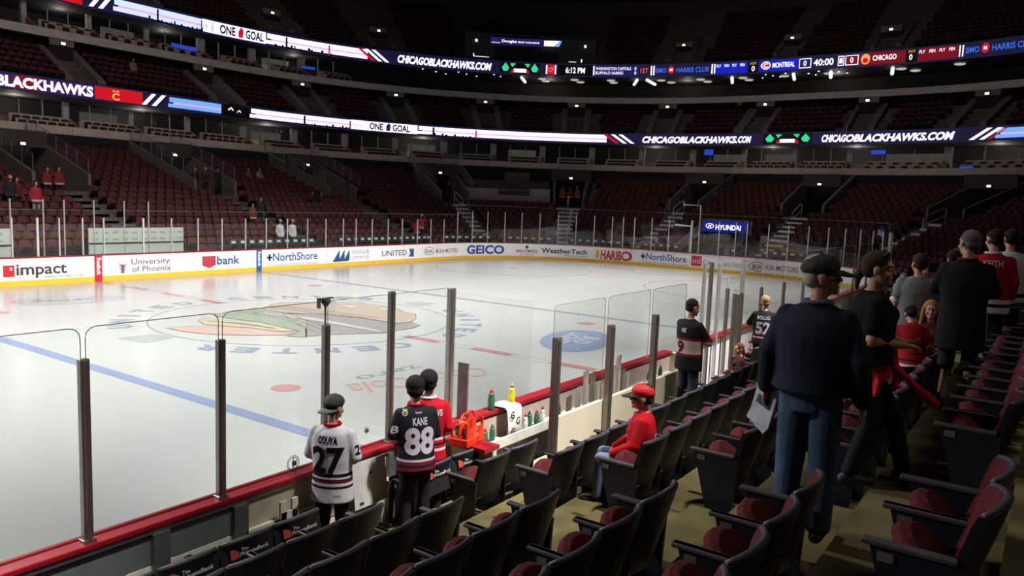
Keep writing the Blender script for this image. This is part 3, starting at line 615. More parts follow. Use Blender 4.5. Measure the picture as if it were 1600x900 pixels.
for nm_, u_, d_, z_, w2, h2 in (('upper suite above the middle seats', 20.3, 26.2, 15.1, 2.2, 0.3), ('upper suite nearer the corner', 27.2, 26.2, 15.2, 1.3, 0.22), ('lower suite with the red top person', 27.6, 21.2, 7.6, 1.2, 0.25), ('lower suite over the end boards', 49.2, 22.0, 9.0, 0.8, 0.5), ('lower suite beside the green graphic', 61.3, 22.0, 8.95, 1.1, 0.35), ('lower suite near the last doorway', 65.6, 20.6, 7.62, 0.9, 0.2)):  # glowing blue panels added for ribbon reflections on suite glass
    b = MB(); b.box((0, 0, 0), (w2, 0.06, h2)); b.box((0, 0.04, 0), (w2+0.06, 0.04, h2+0.06), mi=1); o = b.build('ribbon_reflection', [led('reflection_blue', 40, 70, 190, 0.9), M_black]); o.location = P(u_, d_, z_); o.rotation_euler = (0, 0, face_rot(u_)); tag(o, 'small blue panel glowing as ribbon reflection in the '+nm_, 'screen', 'blue ribbon reflections in the suites')
# lounge on the right of the upper suite level: round ceiling lamps and bright slanted tubes
M_clamp = led('lounge_lamp', 205, 195, 185, 0.8)
k = 0
lamps = [(u, 27.2) for u in (39.6, 41.3, 43.2, 45.8, 47.8, 49.9)]+[(u, 28.6) for u in (39.8, 41.6, 43.3, 46.2, 48, 50)]+[(52.6, 27.5), (56.5, 27.5), (61.2, 27.4), (61.6, 28.8), (63.5, 27.4)]
for u, d in lamps:
    b = MB(); b.lathe([(0.30, 0), (0.42, 0.05), (0.42, 0.09), (0.1, 0.12)], (0, 0, 0), 16); o = b.build('ceiling_lamp', M_clamp); o.location = P(u, d, 16.28)
    tag(o, 'round dim ceiling lamp in the upper lounge, %s in the %s row' % (nth(k if d < 28 else k-6 if k < 12 else k), 'front' if d < 28.2 else 'rear'), 'lamp', 'round lamps in the upper lounge ceiling'); k += 1
for i, (u, s) in enumerate(((38.6, -1), (44.5, 1), (45.3, -1), (49.4, 1), (53.6, 1), (56.8, 1), (60.9, 1))):
    b = MB(); b.tube([(-0.3*s, -1.1, 0), (0.3*s, 1.1, -0.1)], 0.15, 8); o = b.build('tube_light', led('tube', 235, 235, 240, 1.2)); o.location = P(u, 27.0, 16.2); o.rotation_euler = (0, 0, face_rot(u)+0.5*s)
    tag(o, 'bright slanted tube light under the upper ribbon, %s counted clockwise' % nth(i), 'light', 'tube lights under the upper ribbon')
k = 0
for u in (33.2, 34.0, 34.6, 35.1, 35.6, 36.2, 37.0, 37.4, 50.7, 51.2, 51.6, 52.0, 53.0, 54.8, 55.2, 55.9, 57.4, 57.9):
    b = MB(); b.lathe([(0.07, 0), (0.07, 0.04)], n=10); o = b.build('spot_light', M_lamp); o.location = P(u, 26.4+0.9*(k % 3), 16.38); tag(o, 'tiny ceiling spot light in the upper lounge, %s counted clockwise' % nth(k), 'light', 'ceiling spots in the upper lounge'); k += 1
# ---------------------------------------------------------------- LED ribbon boards
LD1 = [(-57.7, 3), (30.2, 6), (109.4, 9), (181.3, 12), (246.9, 15), (306.8, 18), (361.9, 21), (434.2, 24), (515.0, 27), (594.8, 30), (673.9, 33), (752.6, 36), (831.2, 39), (910.3, 42), (990.1, 45), (1071.2, 48), (1153.9, 51), (1208.3, 54), (1265.1, 57), (1326.0, 60), (1426.7, 63), (1533.8, 66), (1648.4, 69), (1772.1, 72)]
LD2 = [(51.8, 9), (123.8, 12), (189.6, 15), (250.0, 18), (305.6, 21), (387.3, 24), (479.7, 27), (569.6, 30), (657.7, 33), (744.7, 36), (831.3, 39), (918.4, 42), (1006.5, 45), (1096.5, 48), (1189.3, 51), (1242.5, 54), (1297.5, 57), (1357.0, 60), (1470.7, 63), (1593.8, 66), (1728.7, 69), (1878.6, 72)]
class Ribbon:
    def __init__(s, tab, d, z0, z1, u0, u1, label):
        s.t = tab; s.d = d; s.z0 = z0; s.H = z1-z0; b = MB(); rect(b, u0, u1, d, d+0.12, z0-0.08, z1+0.08, 0.3)
        s.o = b.build('ribbon_screen', mat('led_base', (0.01, 0.011, 0.02), 0.5, emit=srgb(26, 24, 62), strength=0.7, noise=0)); tag(s.o, label, 'screen'); s.n = 0
    def U(s, x): return interp(x, [a for a, _ in s.t], [b for _, b in s.t])
    def q(s, x0, x1, y0, y1, m, sl=0.0, lay=1): b = MB(); path_quad(b, s.U(x0), s.U(x1), s.z0+y0*s.H, s.z0+y1*s.H, s.d-0.02*lay, 0, sl, 0.3); b.build('lit_graphic', m, s.o)
    def tx(s, t, x0, x1, y0, h, m, bold=0.04, shear=0.0, lay=3): b = MB(); path_text(b, t, s.U(x0), s.U(x1), s.z0+y0*s.H, h*s.H, s.d-0.02*lay, 0, bold, shear); b.build('lit_lettering', m, s.o)
    def pl(s, pts, m, lay=3): b = MB(); path_poly(b, [(s.U(x), s.z0+y*s.H) for x, y in pts], s.d-0.02*lay); b.build('lit_graphic', m, s.o)
Lw = led('white', 245, 235, 255, 1.5); Lp = led('pinkwhite', 220, 160, 225, 1.2); Lr = led('red', 205, 12, 30, 1.0); Lb = led('lightblue', 110, 165, 245, 1.2); Lbl = led('blue', 20, 30, 190, 1.0); Lg = led('green', 40, 215, 150, 1.1); Lk = mat('led_off', (0.004, 0.004, 0.006), 0.6, noise=0); Ldk = led('darkred', 120, 10, 26, 1.0); Lbt = led('bluetext', 60, 110, 240, 1.0); Ln = led('navy', 26, 28, 96, 0.9); Lo = led('gold', 240, 170, 90, 1.0); Lm = led('magenta', 190, 40, 80, 1.0)
def skyline(r, x0, x1):
    random.seed(int(x0)); x = x0
    while x < x1:
        h = random.choice((0.10, 0.14, 0.2, 0.12, 0.3)); wd = random.uniform(1.5, 4)
        r.q(x, x+wd, 0, h, Lk, 0, 4); x += wd+random.uniform(0, 5)
    r.q(x0+(x1-x0)*0.2, x0+(x1-x0)*0.2+3, 0, 0.85, Lk, 0, 4); r.q(x0+(x1-x0)*0.97, x0+(x1-x0)*0.97+2.5, 0, 0.8, Lm if x0 > 390 else Lk, 0, 4)
def streak(r, x0, x1, m=Lw):
    r.q(x0, x1, 0.12, 0.40, m); r.q(x0+2, x1, 0.52, 0.90, m); r.q(x0+8, x1, 0.40, 0.52, Lp)
def slashes(r, x0, dx, wx, sgn, ms):
    for k, m in enumerate(ms):
        u = r.U(x0+k*dx); w_ = r.U(x0+k*dx+wx)-u; s = sgn*0.75
        b = MB(); b.add([P(u, r.d-0.05, r.z0+0.05*r.H), P(u+w_, r.d-0.05, r.z0+0.05*r.H), P(u+w_+s, r.d-0.05, r.z0+0.95*r.H), P(u+s, r.d-0.05, r.z0+0.95*r.H)], [(0, 1, 2, 3)]); b.build('lit_graphic', m, r.o)
def crossed(r, x0, x1):
    w_ = x1-x0; r.q(x0-3, x1+3, 0.03, 0.97, Lk, 0, 1)
    for s, c in ((0, x0+w_*0.1), (1, x1-w_*0.1)):
        g = -1 if s else 1
        r.pl([(c-w_*0.1, .5), (c-w_*.05, .2), (c+w_*.05, .2), (c+w_*.1, .5), (c, .95)], Lg); r.pl([(c+g*w_*0.13, .9), (c+g*w_*0.28, .9), (c+g*w_*0.18, .55)], Lg)
        r.pl([(c+g*w_*0.14, .05), (c+g*w_*0.24, .05), (c+g*w_*0.24, .45), (c+g*w_*0.17, .35)], Lr)
    r.q(x0+w_*0.33, x1-w_*0.33, 0.12, 0.45, Lw, 0, 3)
r1 = Ribbon(LD1, 21.0, 9.6, 10.5, 3.0, 74, 'lower glowing ribbon screen between the suites and the middle seats')
r1.q(-55, 145, 0.03, 0.97, led('purple', 60, 20, 90, 0.9)); r1.q(20, 60, 0.05, 0.95, Ldk, 0, 2); r1.tx('CHICAGO', -110, -15, 0.16, 0.68, Lw, 0.05); r1.tx('BLACKHAWKS', -8, 144, 0.16, 0.68, Lw, 0.06)
r1.q(147, 222, 0.03, 0.97, Lr); r1.tx('C', 174, 186, 0.12, 0.5, Lo, 0.05); r1.pl([(174, .7), (186, .7), (184, .85), (180, .75), (176, .85)], Lo)
slashes(r1, 220, 16, 7, 1, (Lw, Lw)); streak(r1, 262, 345, Lb); r1.q(345, 395, -0.05, 0.97, Lk, 0, 1); r1.pl([(347, 0.0), (352, .7), (360, 1.15), (368, 1.0), (374, 1.15), (386, .9), (394, .2), (394, 0)], Lk, 2)
r1.pl([(355, .55), (361, .78), (366, .5), (363, .5), (360.5, .66), (357, .48)], Lw); r1.pl([(372, .42), (378, .62), (382, .42), (380, .4), (377, .52), (373, .36)], Lw)
streak(r1, 395, 568); skyline(r1, 455, 548); r1.q(548, 652, 0.06, 0.94, Lw); r1.tx('ONE', 577, 598, 0.2, 0.62, Lk, 0.05); r1.tx('GOAL', 613, 640, 0.2, 0.62, Lk, 0.05); r1.pl([(603, .15), (609, .15), (610, .7), (607, .95), (603, .6)], Ln)
streak(r1, 652, 948); skyline(r1, 658, 745); slashes(r1, 962, 12, 6, -1, (Lr, Lw, Lw))
r1.tx('CHICAGOBLACKHAWKS.COM', 1004, 1174, 0.17, 0.62, Lw, 0.06, 0.25); crossed(r1, 1196, 1266); r1.tx('CHICAGOBLACKHAWKS.COM', 1285, 1493, 0.17, 0.62, Lw, 0.06, 0.25)
slashes(r1, 1515, 16, 8, 1, (Lw, Lw)); slashes(r1, 1545, 10, 4, 1, (Lr,)); streak(r1, 1556, 1640, Lb)
r2 = Ribbon(LD2, 25.7, 16.5, 17.6, 7.0, 74, 'upper glowing scoreboard ribbon screen below the top seats')
r2.q(60, 128, 0.03, 0.97, Lr); slashes(r2, 137, 15, 7, 1, (Lw, Lw)); streak(r2, 176, 345, led('bluewhite', 190, 205, 255, 1.4)); skyline(r2, 225, 320); r2.q(322, 415, 0.06, 0.94, Lw)
r2.tx('ONE', 349, 370, 0.2, 0.62, Lk, 0.05); r2.tx('GOAL', 384, 411, 0.2, 0.62, Lk, 0.05); r2.pl([(374, .15), (380, .15), (381, .7), (378, .95), (374, .6)], Lr); streak(r2, 415, 574); skyline(r2, 428, 515); slashes(r2, 580, 11, 6, -1, (Lr, Lw, Lw))
r2.tx('CHICAGOBLACKHAWKS.COM', 621, 768, 0.17, 0.62, Lw, 0.06, 0.25); crossed(r2, 784, 841)
r2.q(853, 855, 0.1, 0.9, Lw, 0, 3); r2.q(867, 869, 0.1, 0.9, Lw, 0, 3); r2.q(855, 867, 0.05, 0.95, Lr); r2.tx('CP', 857, 865, 0.3, 0.4, led('pink', 240, 120, 130), 0.02)
r2.q(872, 926, 0.03, 0.97, Lk); r2.tx('6:12 PM', 884, 914, 0.25, 0.5, Lw, 0.03)
r2.q(926, 998, 0.06, 0.94, Ln); r2.q(927, 929, 0.1, 0.9, Lw, 0, 3); r2.tx('WASHINGTON CAPITALS', 931, 986, 0.56, 0.26, Lw, 0.0); r2.tx('BUFFALO SABRES', 931, 974, 0.18, 0.26, Lw, 0.0); r2.tx('0', 991.5, 994.5, 0.56, 0.28, Lw, 0.0); r2.tx('0', 991.5, 994.5, 0.18, 0.28, Lw, 0.0)
r2.tx('1ST', 1001, 1013, 0.3, 0.42, led('orange', 240, 90, 70), 0.02)
for x in (1017, 1021, 1112, 1116, 1500, 1505): r2.q(x, x+2, 0.1, 0.9, Lw, 0, 3)
def badge(r, x0, x1, y0, y1, m, lay=3):
    xc, xr, yc, yr = (x0+x1)/2, (x1-x0)/2, (y0+y1)/2, (y1-y0)/2; r.pl([(xc+xr*math.cos(t), yc+yr*math.sin(t)) for t in [2*math.pi*k/16 for k in range(16)]], m, lay)
r2.tx('BMO', 1025, 1041, 0.3, 0.42, Lbt, 0.02); badge(r2, 1044, 1054, 0.2, 0.88, Lr); r2.tx('M', 1047, 1051, 0.42, 0.25, Lw, 0.02, 0, 4); r2.tx('HARRIS CLUB', 1057, 1108, 0.3, 0.42, Lbt, 0.02)
r2.q(1119, 1168, 0.06, 0.94, Lbl)
for k, t in enumerate(('PLY', 'PEN', 'PLY', 'PEN')): r2.tx(t, 1120+k*12.3, 1127+k*12.3, 0.6, 0.24, Lw, 0.01)
r2.q(1170, 1184, 0.03, 0.97, Lk); r2.tx('SHOTS', 1172, 1182, 0.68, 0.2, Lo, 0.0); r2.tx('0', 1175, 1180, 0.15, 0.42, Lw, 0.02)
r2.q(1186, 1249, 0.06, 0.94, Lbl); badge(r2, 1189, 1204, 0.2, 0.86, Lw); badge(r2, 1190.5, 1202.5, 0.28, 0.78, Lr, 4); r2.tx('C', 1193, 1200, 0.36, 0.34, Lw, 0.04, 0, 5); r2.tx('MONTREAL', 1207, 1242, 0.32, 0.4, Lw, 0.03)
def box(r, x0, x1, m, t): 
    r.q(x0, x1, 0.12, 0.88, Lw, 0, 2); r.q(x0+1.2, x1-1.2, 0.18, 0.82, m, 0, 3); c = (x0+x1)/2; r.tx(t, c-2.5, c+2.5, 0.3, 0.42, Lw, 0.02, 0, 4)
box(r2, 1249, 1268, Ln, '0'); r2.tx('40:00', 1272, 1303, 0.25, 0.52, Lw, 0.03); box(r2, 1310, 1320, Ln, '1'); box(r2, 1322, 1343, Ldk, '0')
r2.q(1345, 1416, 0.05, 0.95, Ldk); badge(r2, 1347, 1360, 0.1, 0.9, Lo); badge(r2, 1350, 1357, 0.2, 0.6, Lr, 4); r2.tx('CHICAGO', 1364, 1402, 0.36, 0.38, Lw, 0.03)
r2.q(1417, 1434, 0.03, 0.97, Lk); r2.tx('SHOTS', 1420, 1431, 0.72, 0.2, Lo, 0.0); r2.tx('0', 1422, 1427, 0.2, 0.42, Lw, 0.02); r2.q(1436, 1498, 0.05, 0.95, Ldk)
for k, t in enumerate(('PLY', 'PEN', 'PLY', 'PEN')): r2.tx(t, 1437+k*15.5, 1446+k*15.5, 0.6, 0.24, Lw, 0.01)
r2.tx('BMO', 1511, 1532, 0.3, 0.42, Lbt, 0.02); badge(r2, 1535, 1548, 0.18, 0.9, Lr); r2.tx('M', 1539, 1544, 0.42, 0.25, Lw, 0.02, 0, 4); r2.tx('HARRIS CLUB', 1552, 1620, 0.3, 0.42, Lbt, 0.02)
# press box in the top seats with two screens
pr = empty('press_box', P(39, 26.5, 17.7), 0, 'dark press box with two lit screens above the upper ribbon', 'press box'); o0 = P(39, 26.5, 17.7)
def ppart(name, fn, m, par=pr): q = MB(); fn(q); q.v = [tuple(Vector(p)-o0) for p in q.v]; return q.build(name, m, par)
ppart('side_wall', lambda q: rect(q, 35.4, 37.0, 26.4, 29, 17.7, 20.4, 1), mat('press_grey', (0.05, 0.05, 0.055), 0.8)); ppart('side_wall', lambda q: rect(q, 40.4, 42.4, 26.4, 29, 17.7, 20.2, 1), MATS['press_grey']); ppart('desk_front', lambda q: rect(q, 37.0, 40.4, 26.4, 26.6, 17.7, 18.7, 1), M_black)
ppart('top_edge', lambda q: rect(q, 35.4, 42.4, 26.35, 26.42, 20.36, 20.4, 1), mat('press_edge', (0.12, 0.12, 0.13), 0.7)); ppart('roof_wall', lambda q: rect(q, 37.0, 40.4, 26.7, 29, 18.7, 20.3, 1), M_black)
s1 = ppart('screen', lambda q: rect(q, 36.75, 39.55, 26.3, 26.4, 19.35, 20.05, 0.7), led('screen_navy', 30, 24, 90, 1.0)); s2 = ppart('screen', lambda q: path_poly(q, [(39.6, 19.42), (40.15, 19.42), (40.45, 19.95), (39.6, 19.95)], 26.3), Lw)
ppart('screen', lambda q: path_poly(q, [(40.18, 19.4), (40.4, 19.4), (40.55, 19.95), (40.48, 19.95)], 26.3), Lb)
for txt, a, c, z, h in (('Douglas', 37.35, 38.15, 19.6, 0.26), ('MAKE YOUR MOVE', 38.22, 39.35, 19.6, 0.17), ('LEXUS', 36.8, 37.25, 19.48, 0.1)):
    ppart('screen_lettering', lambda q: path_text(q, txt, a, c, z, h, 26.27, 0, 0.02), Lw)
ppart('desk_lamp', lambda q: (path_quad(q, 35.9, 36.7, 18.05, 18.09, 26.35), path_quad(q, 35.85, 35.9, 18.05, 18.35, 26.35), path_quad(q, 40.95, 41.35, 17.95, 17.99, 26.35), path_quad(q, 41.6, 41.66, 17.95, 18.25, 26.35)), Lw)
for i, (u, z) in enumerate(((36.0, 19.6), (41.8, 19.5))):
    b = MB(); b.box((0, 0, 0), (0.2, 0.1, 0.2)); o = b.build('wall_light', M_lamp); o.location = P(u, 26.33, z); tag(o, 'small square light on the press box wall %s' % ('by the long screen', 'by the short screen')[i], 'light')
# tunnel under the blue sign at the end boards
tun = empty('tunnel_entrance', P(55.8, 2, 0), 0, 'players tunnel opening with sloping railings behind the end boards', 'tunnel'); o0 = P(55.8, 2, 0)
def tpart(name, fn, m, par=tun): q = MB(); fn(q); q.v = [tuple(Vector(p)-o0) for p in q.v]; return q.build(name, m, par)
tpart('opening', lambda q: rect(q, 54.3, 57.4, 6.2, 6.4, 0, 2.2, 1), M_black); tpart('side_wall', lambda q: (rect(q, 54.1, 54.25, 1.2, 6.2, 0, 1.0, 1), rect(q, 57.45, 57.6, 1.2, 6.2, 0, 1.0, 1)), M_wallg)
for s, u in (('left', 54.1), ('right', 57.5)):
    def f(q, u=u):
        for j in range(9): q.tube([P(u, 1.3, 0.35+0.09*j+0.35), P(u, 6.2, 2.05+0.09*j+0.35)], 0.014, 5)
        for d in (1.3, 2.9, 4.5, 6.2): q.tube([P(u, d, 0.3), P(u, d, 1.45+1.7*(d-1.3)/4.9)], 0.025, 6)
    tpart('railing', f, M_aluL)
sg = MB(); rect(sg, 54.1, 57.3, 6.0, 6.15, 2.32, 3.12, 1); so = sg.build('sign_board', led('signblue', 18, 38, 130, 0.9)); tag(so, 'blue lit sign board with white car maker lettering over the tunnel', 'sign')
b = MB(); path_text(b, 'HYUNDAI', 55.05, 56.85, 2.5, 0.34, 5.98, 0, 0.05); b.build('lettering', Lw, so)
b = MB(); n = 24; vs = []
for k in range(n+1):
    t = 2*math.pi*k/n
    for q_ in (1, 0.82): vs.append(P(54.62+0.3*q_*math.cos(t), 5.98, 2.72+0.19*q_*math.sin(t)))
b.add(vs, [(2*k, 2*k+1, 2*k+3, 2*k+2) for k in range(n)]); path_text(b, 'H', 54.46, 54.78, 2.6, 0.24, 5.98, 0, 0.05, 0.4); b.build('emblem', Lw, so)
b = MB(); rect(b, 54.0, 57.4, 5.9, 6.2, 3.14, 3.2, 1); b.build('frame', M_alu, so)
for nm, pts in (('tall', [(56.05, 0.5, 1.0), (56.05, 0.5, 4.1), (54.9, 0.5, 4.1), (54.85, 0.5, 4.3)]), ('short', [(55.45, 0.6, 1.0), (55.45, 0.6, 2.75), (54.35, 0.6, 2.8)])):
    b = MB(); b.tube([P(u, d, z)-P(pts[0][0], pts[0][1], 0) for u, d, z in pts], 0.04 if nm == 'tall' else 0.08, 8); b.tube([P(pts[0][0], pts[0][1]-0.04, 1.0)-P(pts[0][0], pts[0][1], 0), P(pts[0][0], pts[0][1]-0.04, 1.2)-P(pts[0][0], pts[0][1], 0)], 0.07, 8)
    o = b.build('camera_mast', M_aluL); o.location = P(pts[0][0], pts[0][1], 0); tag(o, '%s bent metal pole behind the end boards in front of the blue sign' % nm, 'pole')
# ---------------------------------------------------------------- near side boards, glass and bench
X0, XB0, XB1 = -24.0, -8.62, -1.75
nb = empty('near_boards', (0, 0, 0), 0, 'white near side boards with red cap rail beneath the tall glass', 'rink boards')
def npart(name, fn, m, par=nb, bevel=0): q = MB(); fn(q); return q.build(name, m, par, bevel=bevel)
npart('board', lambda q: (q.box(((X0+XB1)/2, -0.07, 0.52), (XB1-X0, 0.10, 1.04)), q.box((10.6, -0.07, 0.52), (21.6, 0.10, 1.04))), M_board)
npart('cap_rail', lambda q: (q.box(((X0+XB0)/2, -0.11, 1.075), (XB0-X0, 0.19, 0.05)), q.box(((X0+XB0)/2, -0.03, 1.105), (XB0-X0, 0.05, 0.02)), q.box(((XB0+XB1)/2, -0.11, 1.07), (XB1-XB0, 0.19, 0.06)), q.box((2.0, -0.11, 1.07), (4.4, 0.19, 0.06))), M_cap, bevel=0.012)
npart('far_cap_rail', lambda q: q.box((12.8, -0.11, 1.07), (17.2, 0.19, 0.06)), mat('cap_grey_rail', (0.12, 0.12, 0.12), 0.5), bevel=0.012)
npart('support_channel', lambda q: q.box(((X0+XB0)/2, -0.17, 1.025), (XB0-X0, 0.04, 0.045)), M_alu)
npart('rear_panel', lambda q: (q.box(((X0-11.7)/2, -0.14, 0.86), (-11.7-X0, 0.04, 0.28))), mat('panel_green', (0.13, 0.15, 0.145), 0.5))
npart('rear_lower_panel', lambda q: q.box(((X0-11.7)/2, -0.14, 0.40), (-11.7-X0, 0.05, 0.62)), mat('panel_cream', srgb(225, 218, 200), 0.6))
npart('rear_panel_light', lambda q: q.box(((-11.7+XB0)/2, -0.15, 0.75), (XB0+11.7, 0.04, 0.5)), mat('panel_beige', srgb(176, 168, 146), 0.6, noise=0.1))
npart('rear_lower_light', lambda q: q.box(((-11.7+XB0)/2, -0.15, 0.28), (XB0+11.7, 0.04, 0.4)), mat('panel_cream', srgb(225, 218, 200), 0.6))
npart('conduit', lambda q: q.box(((-11.7+XB0)/2, -0.19, 0.70), (XB0+11.7, 0.05, 0.04)), M_cream)
for x in (-13.9, -12.55, -11.75, -9.7): npart('bracket', lambda q: q.box((x, -0.185, 0.6), (0.15, 0.06, 0.8)), mat('bracket_grey', (0.15, 0.17, 0.17), 0.45, 0.5))
# tall glass in front of the near seats
PX = [(-14.35, 1.5), (-13.13, 1.5), (-11.91, 1.5), (-10.66, 1.5), (-9.69, 1.78), (-8.62, 1.74)]
wordsx = ['farthest from the bench', 'fourth from the bottle carrier', 'third from the bottle carrier', 'behind the person in the white jersey', 'between the white and black jerseys', 'thick one beside the red bottle carrier']
for i, (x, h) in enumerate(PX):
    b = MB(); wd = 0.075 if i < 5 else 0.11
    b.box((0, 0, h/2), (wd, 0.06, h)); b.box((0, -0.035, h/2), (wd*0.5, 0.02, h-0.02)); b.box((0, 0, -0.3), (wd, 0.05, 0.6)); b.box((0, 0, 0.012), (wd+0.03, 0.09, 0.03)); o = b.build('glass_post', M_alu if i < 5 else mat('alu_bright', (0.5, 0.48, 0.46), 0.3, 0.85), bevel=0.006); o.location = (x, -0.12, 1.10)
    tag(o, 'grey metal glass post on the near boards, '+wordsx[i], 'glass post')
def pane(x0, x1, y, z0, z1, label, par=None):
    b = MB(); b.box(((x0+x1)/2, y, (z0+z1)/2), (x1-x0, 0.012, z1-z0)); o = b.build('rink_glass', M_glass); r = 0.09
    e = MB(); pts = [(x0+0.004, y, z0), (x0+0.004, y, z1-r)]+[(x0+r-r*math.cos(t), y, z1-r+r*math.sin(t)) for t in (R(30), R(60))]+[(x0+r, y, z1), (x1-r, y, z1)]+[(x1-r+r*math.sin(t), y, z1-r+r*math.cos(t)) for t in (R(30), R(60))]+[(x1-0.004, y, z1-r), (x1-0.004, y, z0)]
    e.tube(pts, 0.004, 5); e.build('pane_edge', mat('pane_edge_grey', (0.22, 0.24, 0.23), 0.3, noise=0), o); tag(o, label, 'glass', 'near glass panes'); return o
for i in range(5): pane(PX[i][0]+0.016, PX[i+1][0]-0.016, -0.12, 1.1, 2.85, 'tall clear glass pane on the near boards, %s toward the bench' % nth(i))
# bench: cream wall, posts, glass, shelf, floor
be = empty('bench_box', (-5.2, -0.8, 0), 0, 'cream walled players bench enclosure beside the near boards', 'bench'); bo0 = Vector((-5.2, -0.8, 0))
def bpart(name, fn, m, bevel=0): q = MB(); fn(q); q.v = [tuple(Vector(p)-bo0) for p in q.v]; return q.build(name, m, be, bevel=bevel)
bpart('rear_wall', lambda q: q.box(((-8.12-4.2)/2, -1.38, 0.66), (3.92, 0.06, 1.28)), M_cream)
bpart('rear_wall_low', lambda q: q.box((-8.37, -1.38, 0.4), (0.5, 0.06, 0.75)), M_cream)
bpart('wall_joint', lambda q: [q.box((x, -1.415, 0.7), (0.02, 0.012, 1.2)) for x in (-6.74, -5.38)], M_edge)
bpart('side_wall', lambda q: q.box((XB0, -0.55, 0.45), (0.08, 0.66, 0.90)), M_cream)
bpart('side_cap', lambda q: q.box((XB0-0.05, -0.55, 0.93), (0.30, 0.66, 0.05)), M_cap)
bpart('inner_wall', lambda q: q.box(((XB0+XB1)/2, -0.16, 0.6), (XB1-XB0, 0.04, 0.8)), mat('bench_inner', srgb(186, 166, 160), 0.6, noise=0.1))
bpart('bottle_shelf', lambda q: (q.box(((XB0+XB1)/2, -0.30, 0.68), (XB1-XB0, 0.26, 0.04)), q.box(((XB0+XB1)/2, -0.43, 0.72), (XB1-XB0, 0.03, 0.13))), mat('shelf_white', srgb(210, 208, 200), 0.5))
bpart('bench_seat', lambda q: q.box(((XB0+XB1)/2, -1.05, 0.5), (XB1-XB0-0.3, 0.4, 0.06)), mat('bench_wood', srgb(190, 180, 150), 0.5))
bpart('bench_floor', lambda q: q.box(((XB0+XB1)/2, -0.75, 0.06), (XB1-XB0, 1.2, 0.1)), mat('bench_floor', (0.08, 0.08, 0.07), 0.8))
bpart('end_wall', lambda q: q.box((XB1, -0.35, 0.55), (0.08, 0.5, 1.04)), M_cream)
BP = [(-8.22, 'left'), (-6.84, 'middle'), (-5.43, 'right')]
for x, nm in BP:
    b = MB(); b.box((0, 0, 1.1), (0.10, 0.08, 2.25)); b.box((0, -0.045, 1.1), (0.06, 0.02, 2.2)); o = b.build('glass_post', M_alu, bevel=0.006); o.location = (x, -1.46, 0.12); tag(o, 'tall grey metal post on the cream bench wall, %s' % {'left': 'beside the towel', 'middle': 'middle of three', 'right': 'nearest the number 9 jersey'}[nm], 'glass post')
for i, (x0, x1) in enumerate(((-8.18, -6.88), (-6.80, -5.47), (-5.39, -4.1))): pane(x0, x1, -1.38, 1.3, 2.72, 'clear glass pane over the cream bench wall, %s of three' % nth(i))
b = MB(); b.box((XB0, -0.75, 1.95), (0.012, 1.2, 1.7)); o = b.build('rink_glass', M_glass); tag(o, 'clear glass pane closing the bench end beside the bottle carrier', 'glass')
b = MB(); b.box((0, 0, 0), (0.03, 0.16, 0.75)); b.box((0.012, 0, 0.03), (0.012, 0.12, 0.6)); o = b.build('wood_plank', mat('plank_brown', srgb(120, 84, 84), 0.6, noise=0.3)); o.location = (-8.38, -0.16, 1.48); tag(o, 'short brown board leaning beside the thick glass post', 'board')
# partition and far bench glass
fp = [(-0.30, -0.2, 2.75, 0.07, M_aluL), (-0.62, -1.0, 2.2, 0.09, M_alu), (0.1, -0.2, 2.75, 0.11, M_alu), (-0.35, -1.05, 2.2, 0.09, M_alu), (0.6, -0.2, 2.7, 0.09, M_aluL), (1.2, -0.2, 2.1, 0.09, M_alu), (1.9, -0.2, 1.9, 0.09, M_alu), (2.2, -0.2, 2.75, 0.16, M_aluL), (3.7, -0.2, 1.95, 0.09, M_alu), (5.7, -0.2, 1.95, 0.10, M_alu), (7.7, -0.2, 1.95, 0.09, M_alu), (10, -0.2, 1.95, 0.09, M_alu), (12.3, -0.2, 1.95, 0.09, M_alu), (14.6, -0.2, 1.95, 0.09, M_alu), (17, -0.2, 1.95, 0.09, M_alu), (19.4, -0.2, 1.95, 0.09, M_alu)]
for i, (x, y, z, wd, m) in enumerate(fp):
    b = MB(); b.box((0, 0, z/2), (wd, 0.06, z)); b.box((0, -0.035, z/2), (wd*0.5, 0.015, z-0.05)); o = b.build('glass_post', m); o.location = (x, y, 0.05); tag(o, 'metal glass post beyond the near bench, %s going away' % nth(i), 'glass post', 'glass posts beyond the bench')
for i, (x0, x1, z1) in enumerate(((0.66, 1.16, 2.4), (1.26, 2.1, 2.4), (2.35, 3.65, 2.75), (3.75, 5.65, 2.75), (5.8, 7.65, 2.75), (7.8, 9.9, 2.8), (10.1, 12.2, 2.8), (12.4, 14.5, 2.8), (14.7, 16.9, 2.8), (17.1, 19.3, 2.8))): pane(x0, x1, -0.2, 1.1, z1, 'clear glass pane beyond the near bench, %s going away' % nth(i))
b = MB(); b.box((1.5, -1.05, 1.10), (2.0, 0.12, 0.04)); b.box((1.5, -1.05, 0.55), (2.0, 0.06, 1.06), mi=1); o = b.build('second_bench_wall', [M_cap, M_cream]); tag(o, 'cream wall with red top at the partition beyond the bench', 'wall panel')
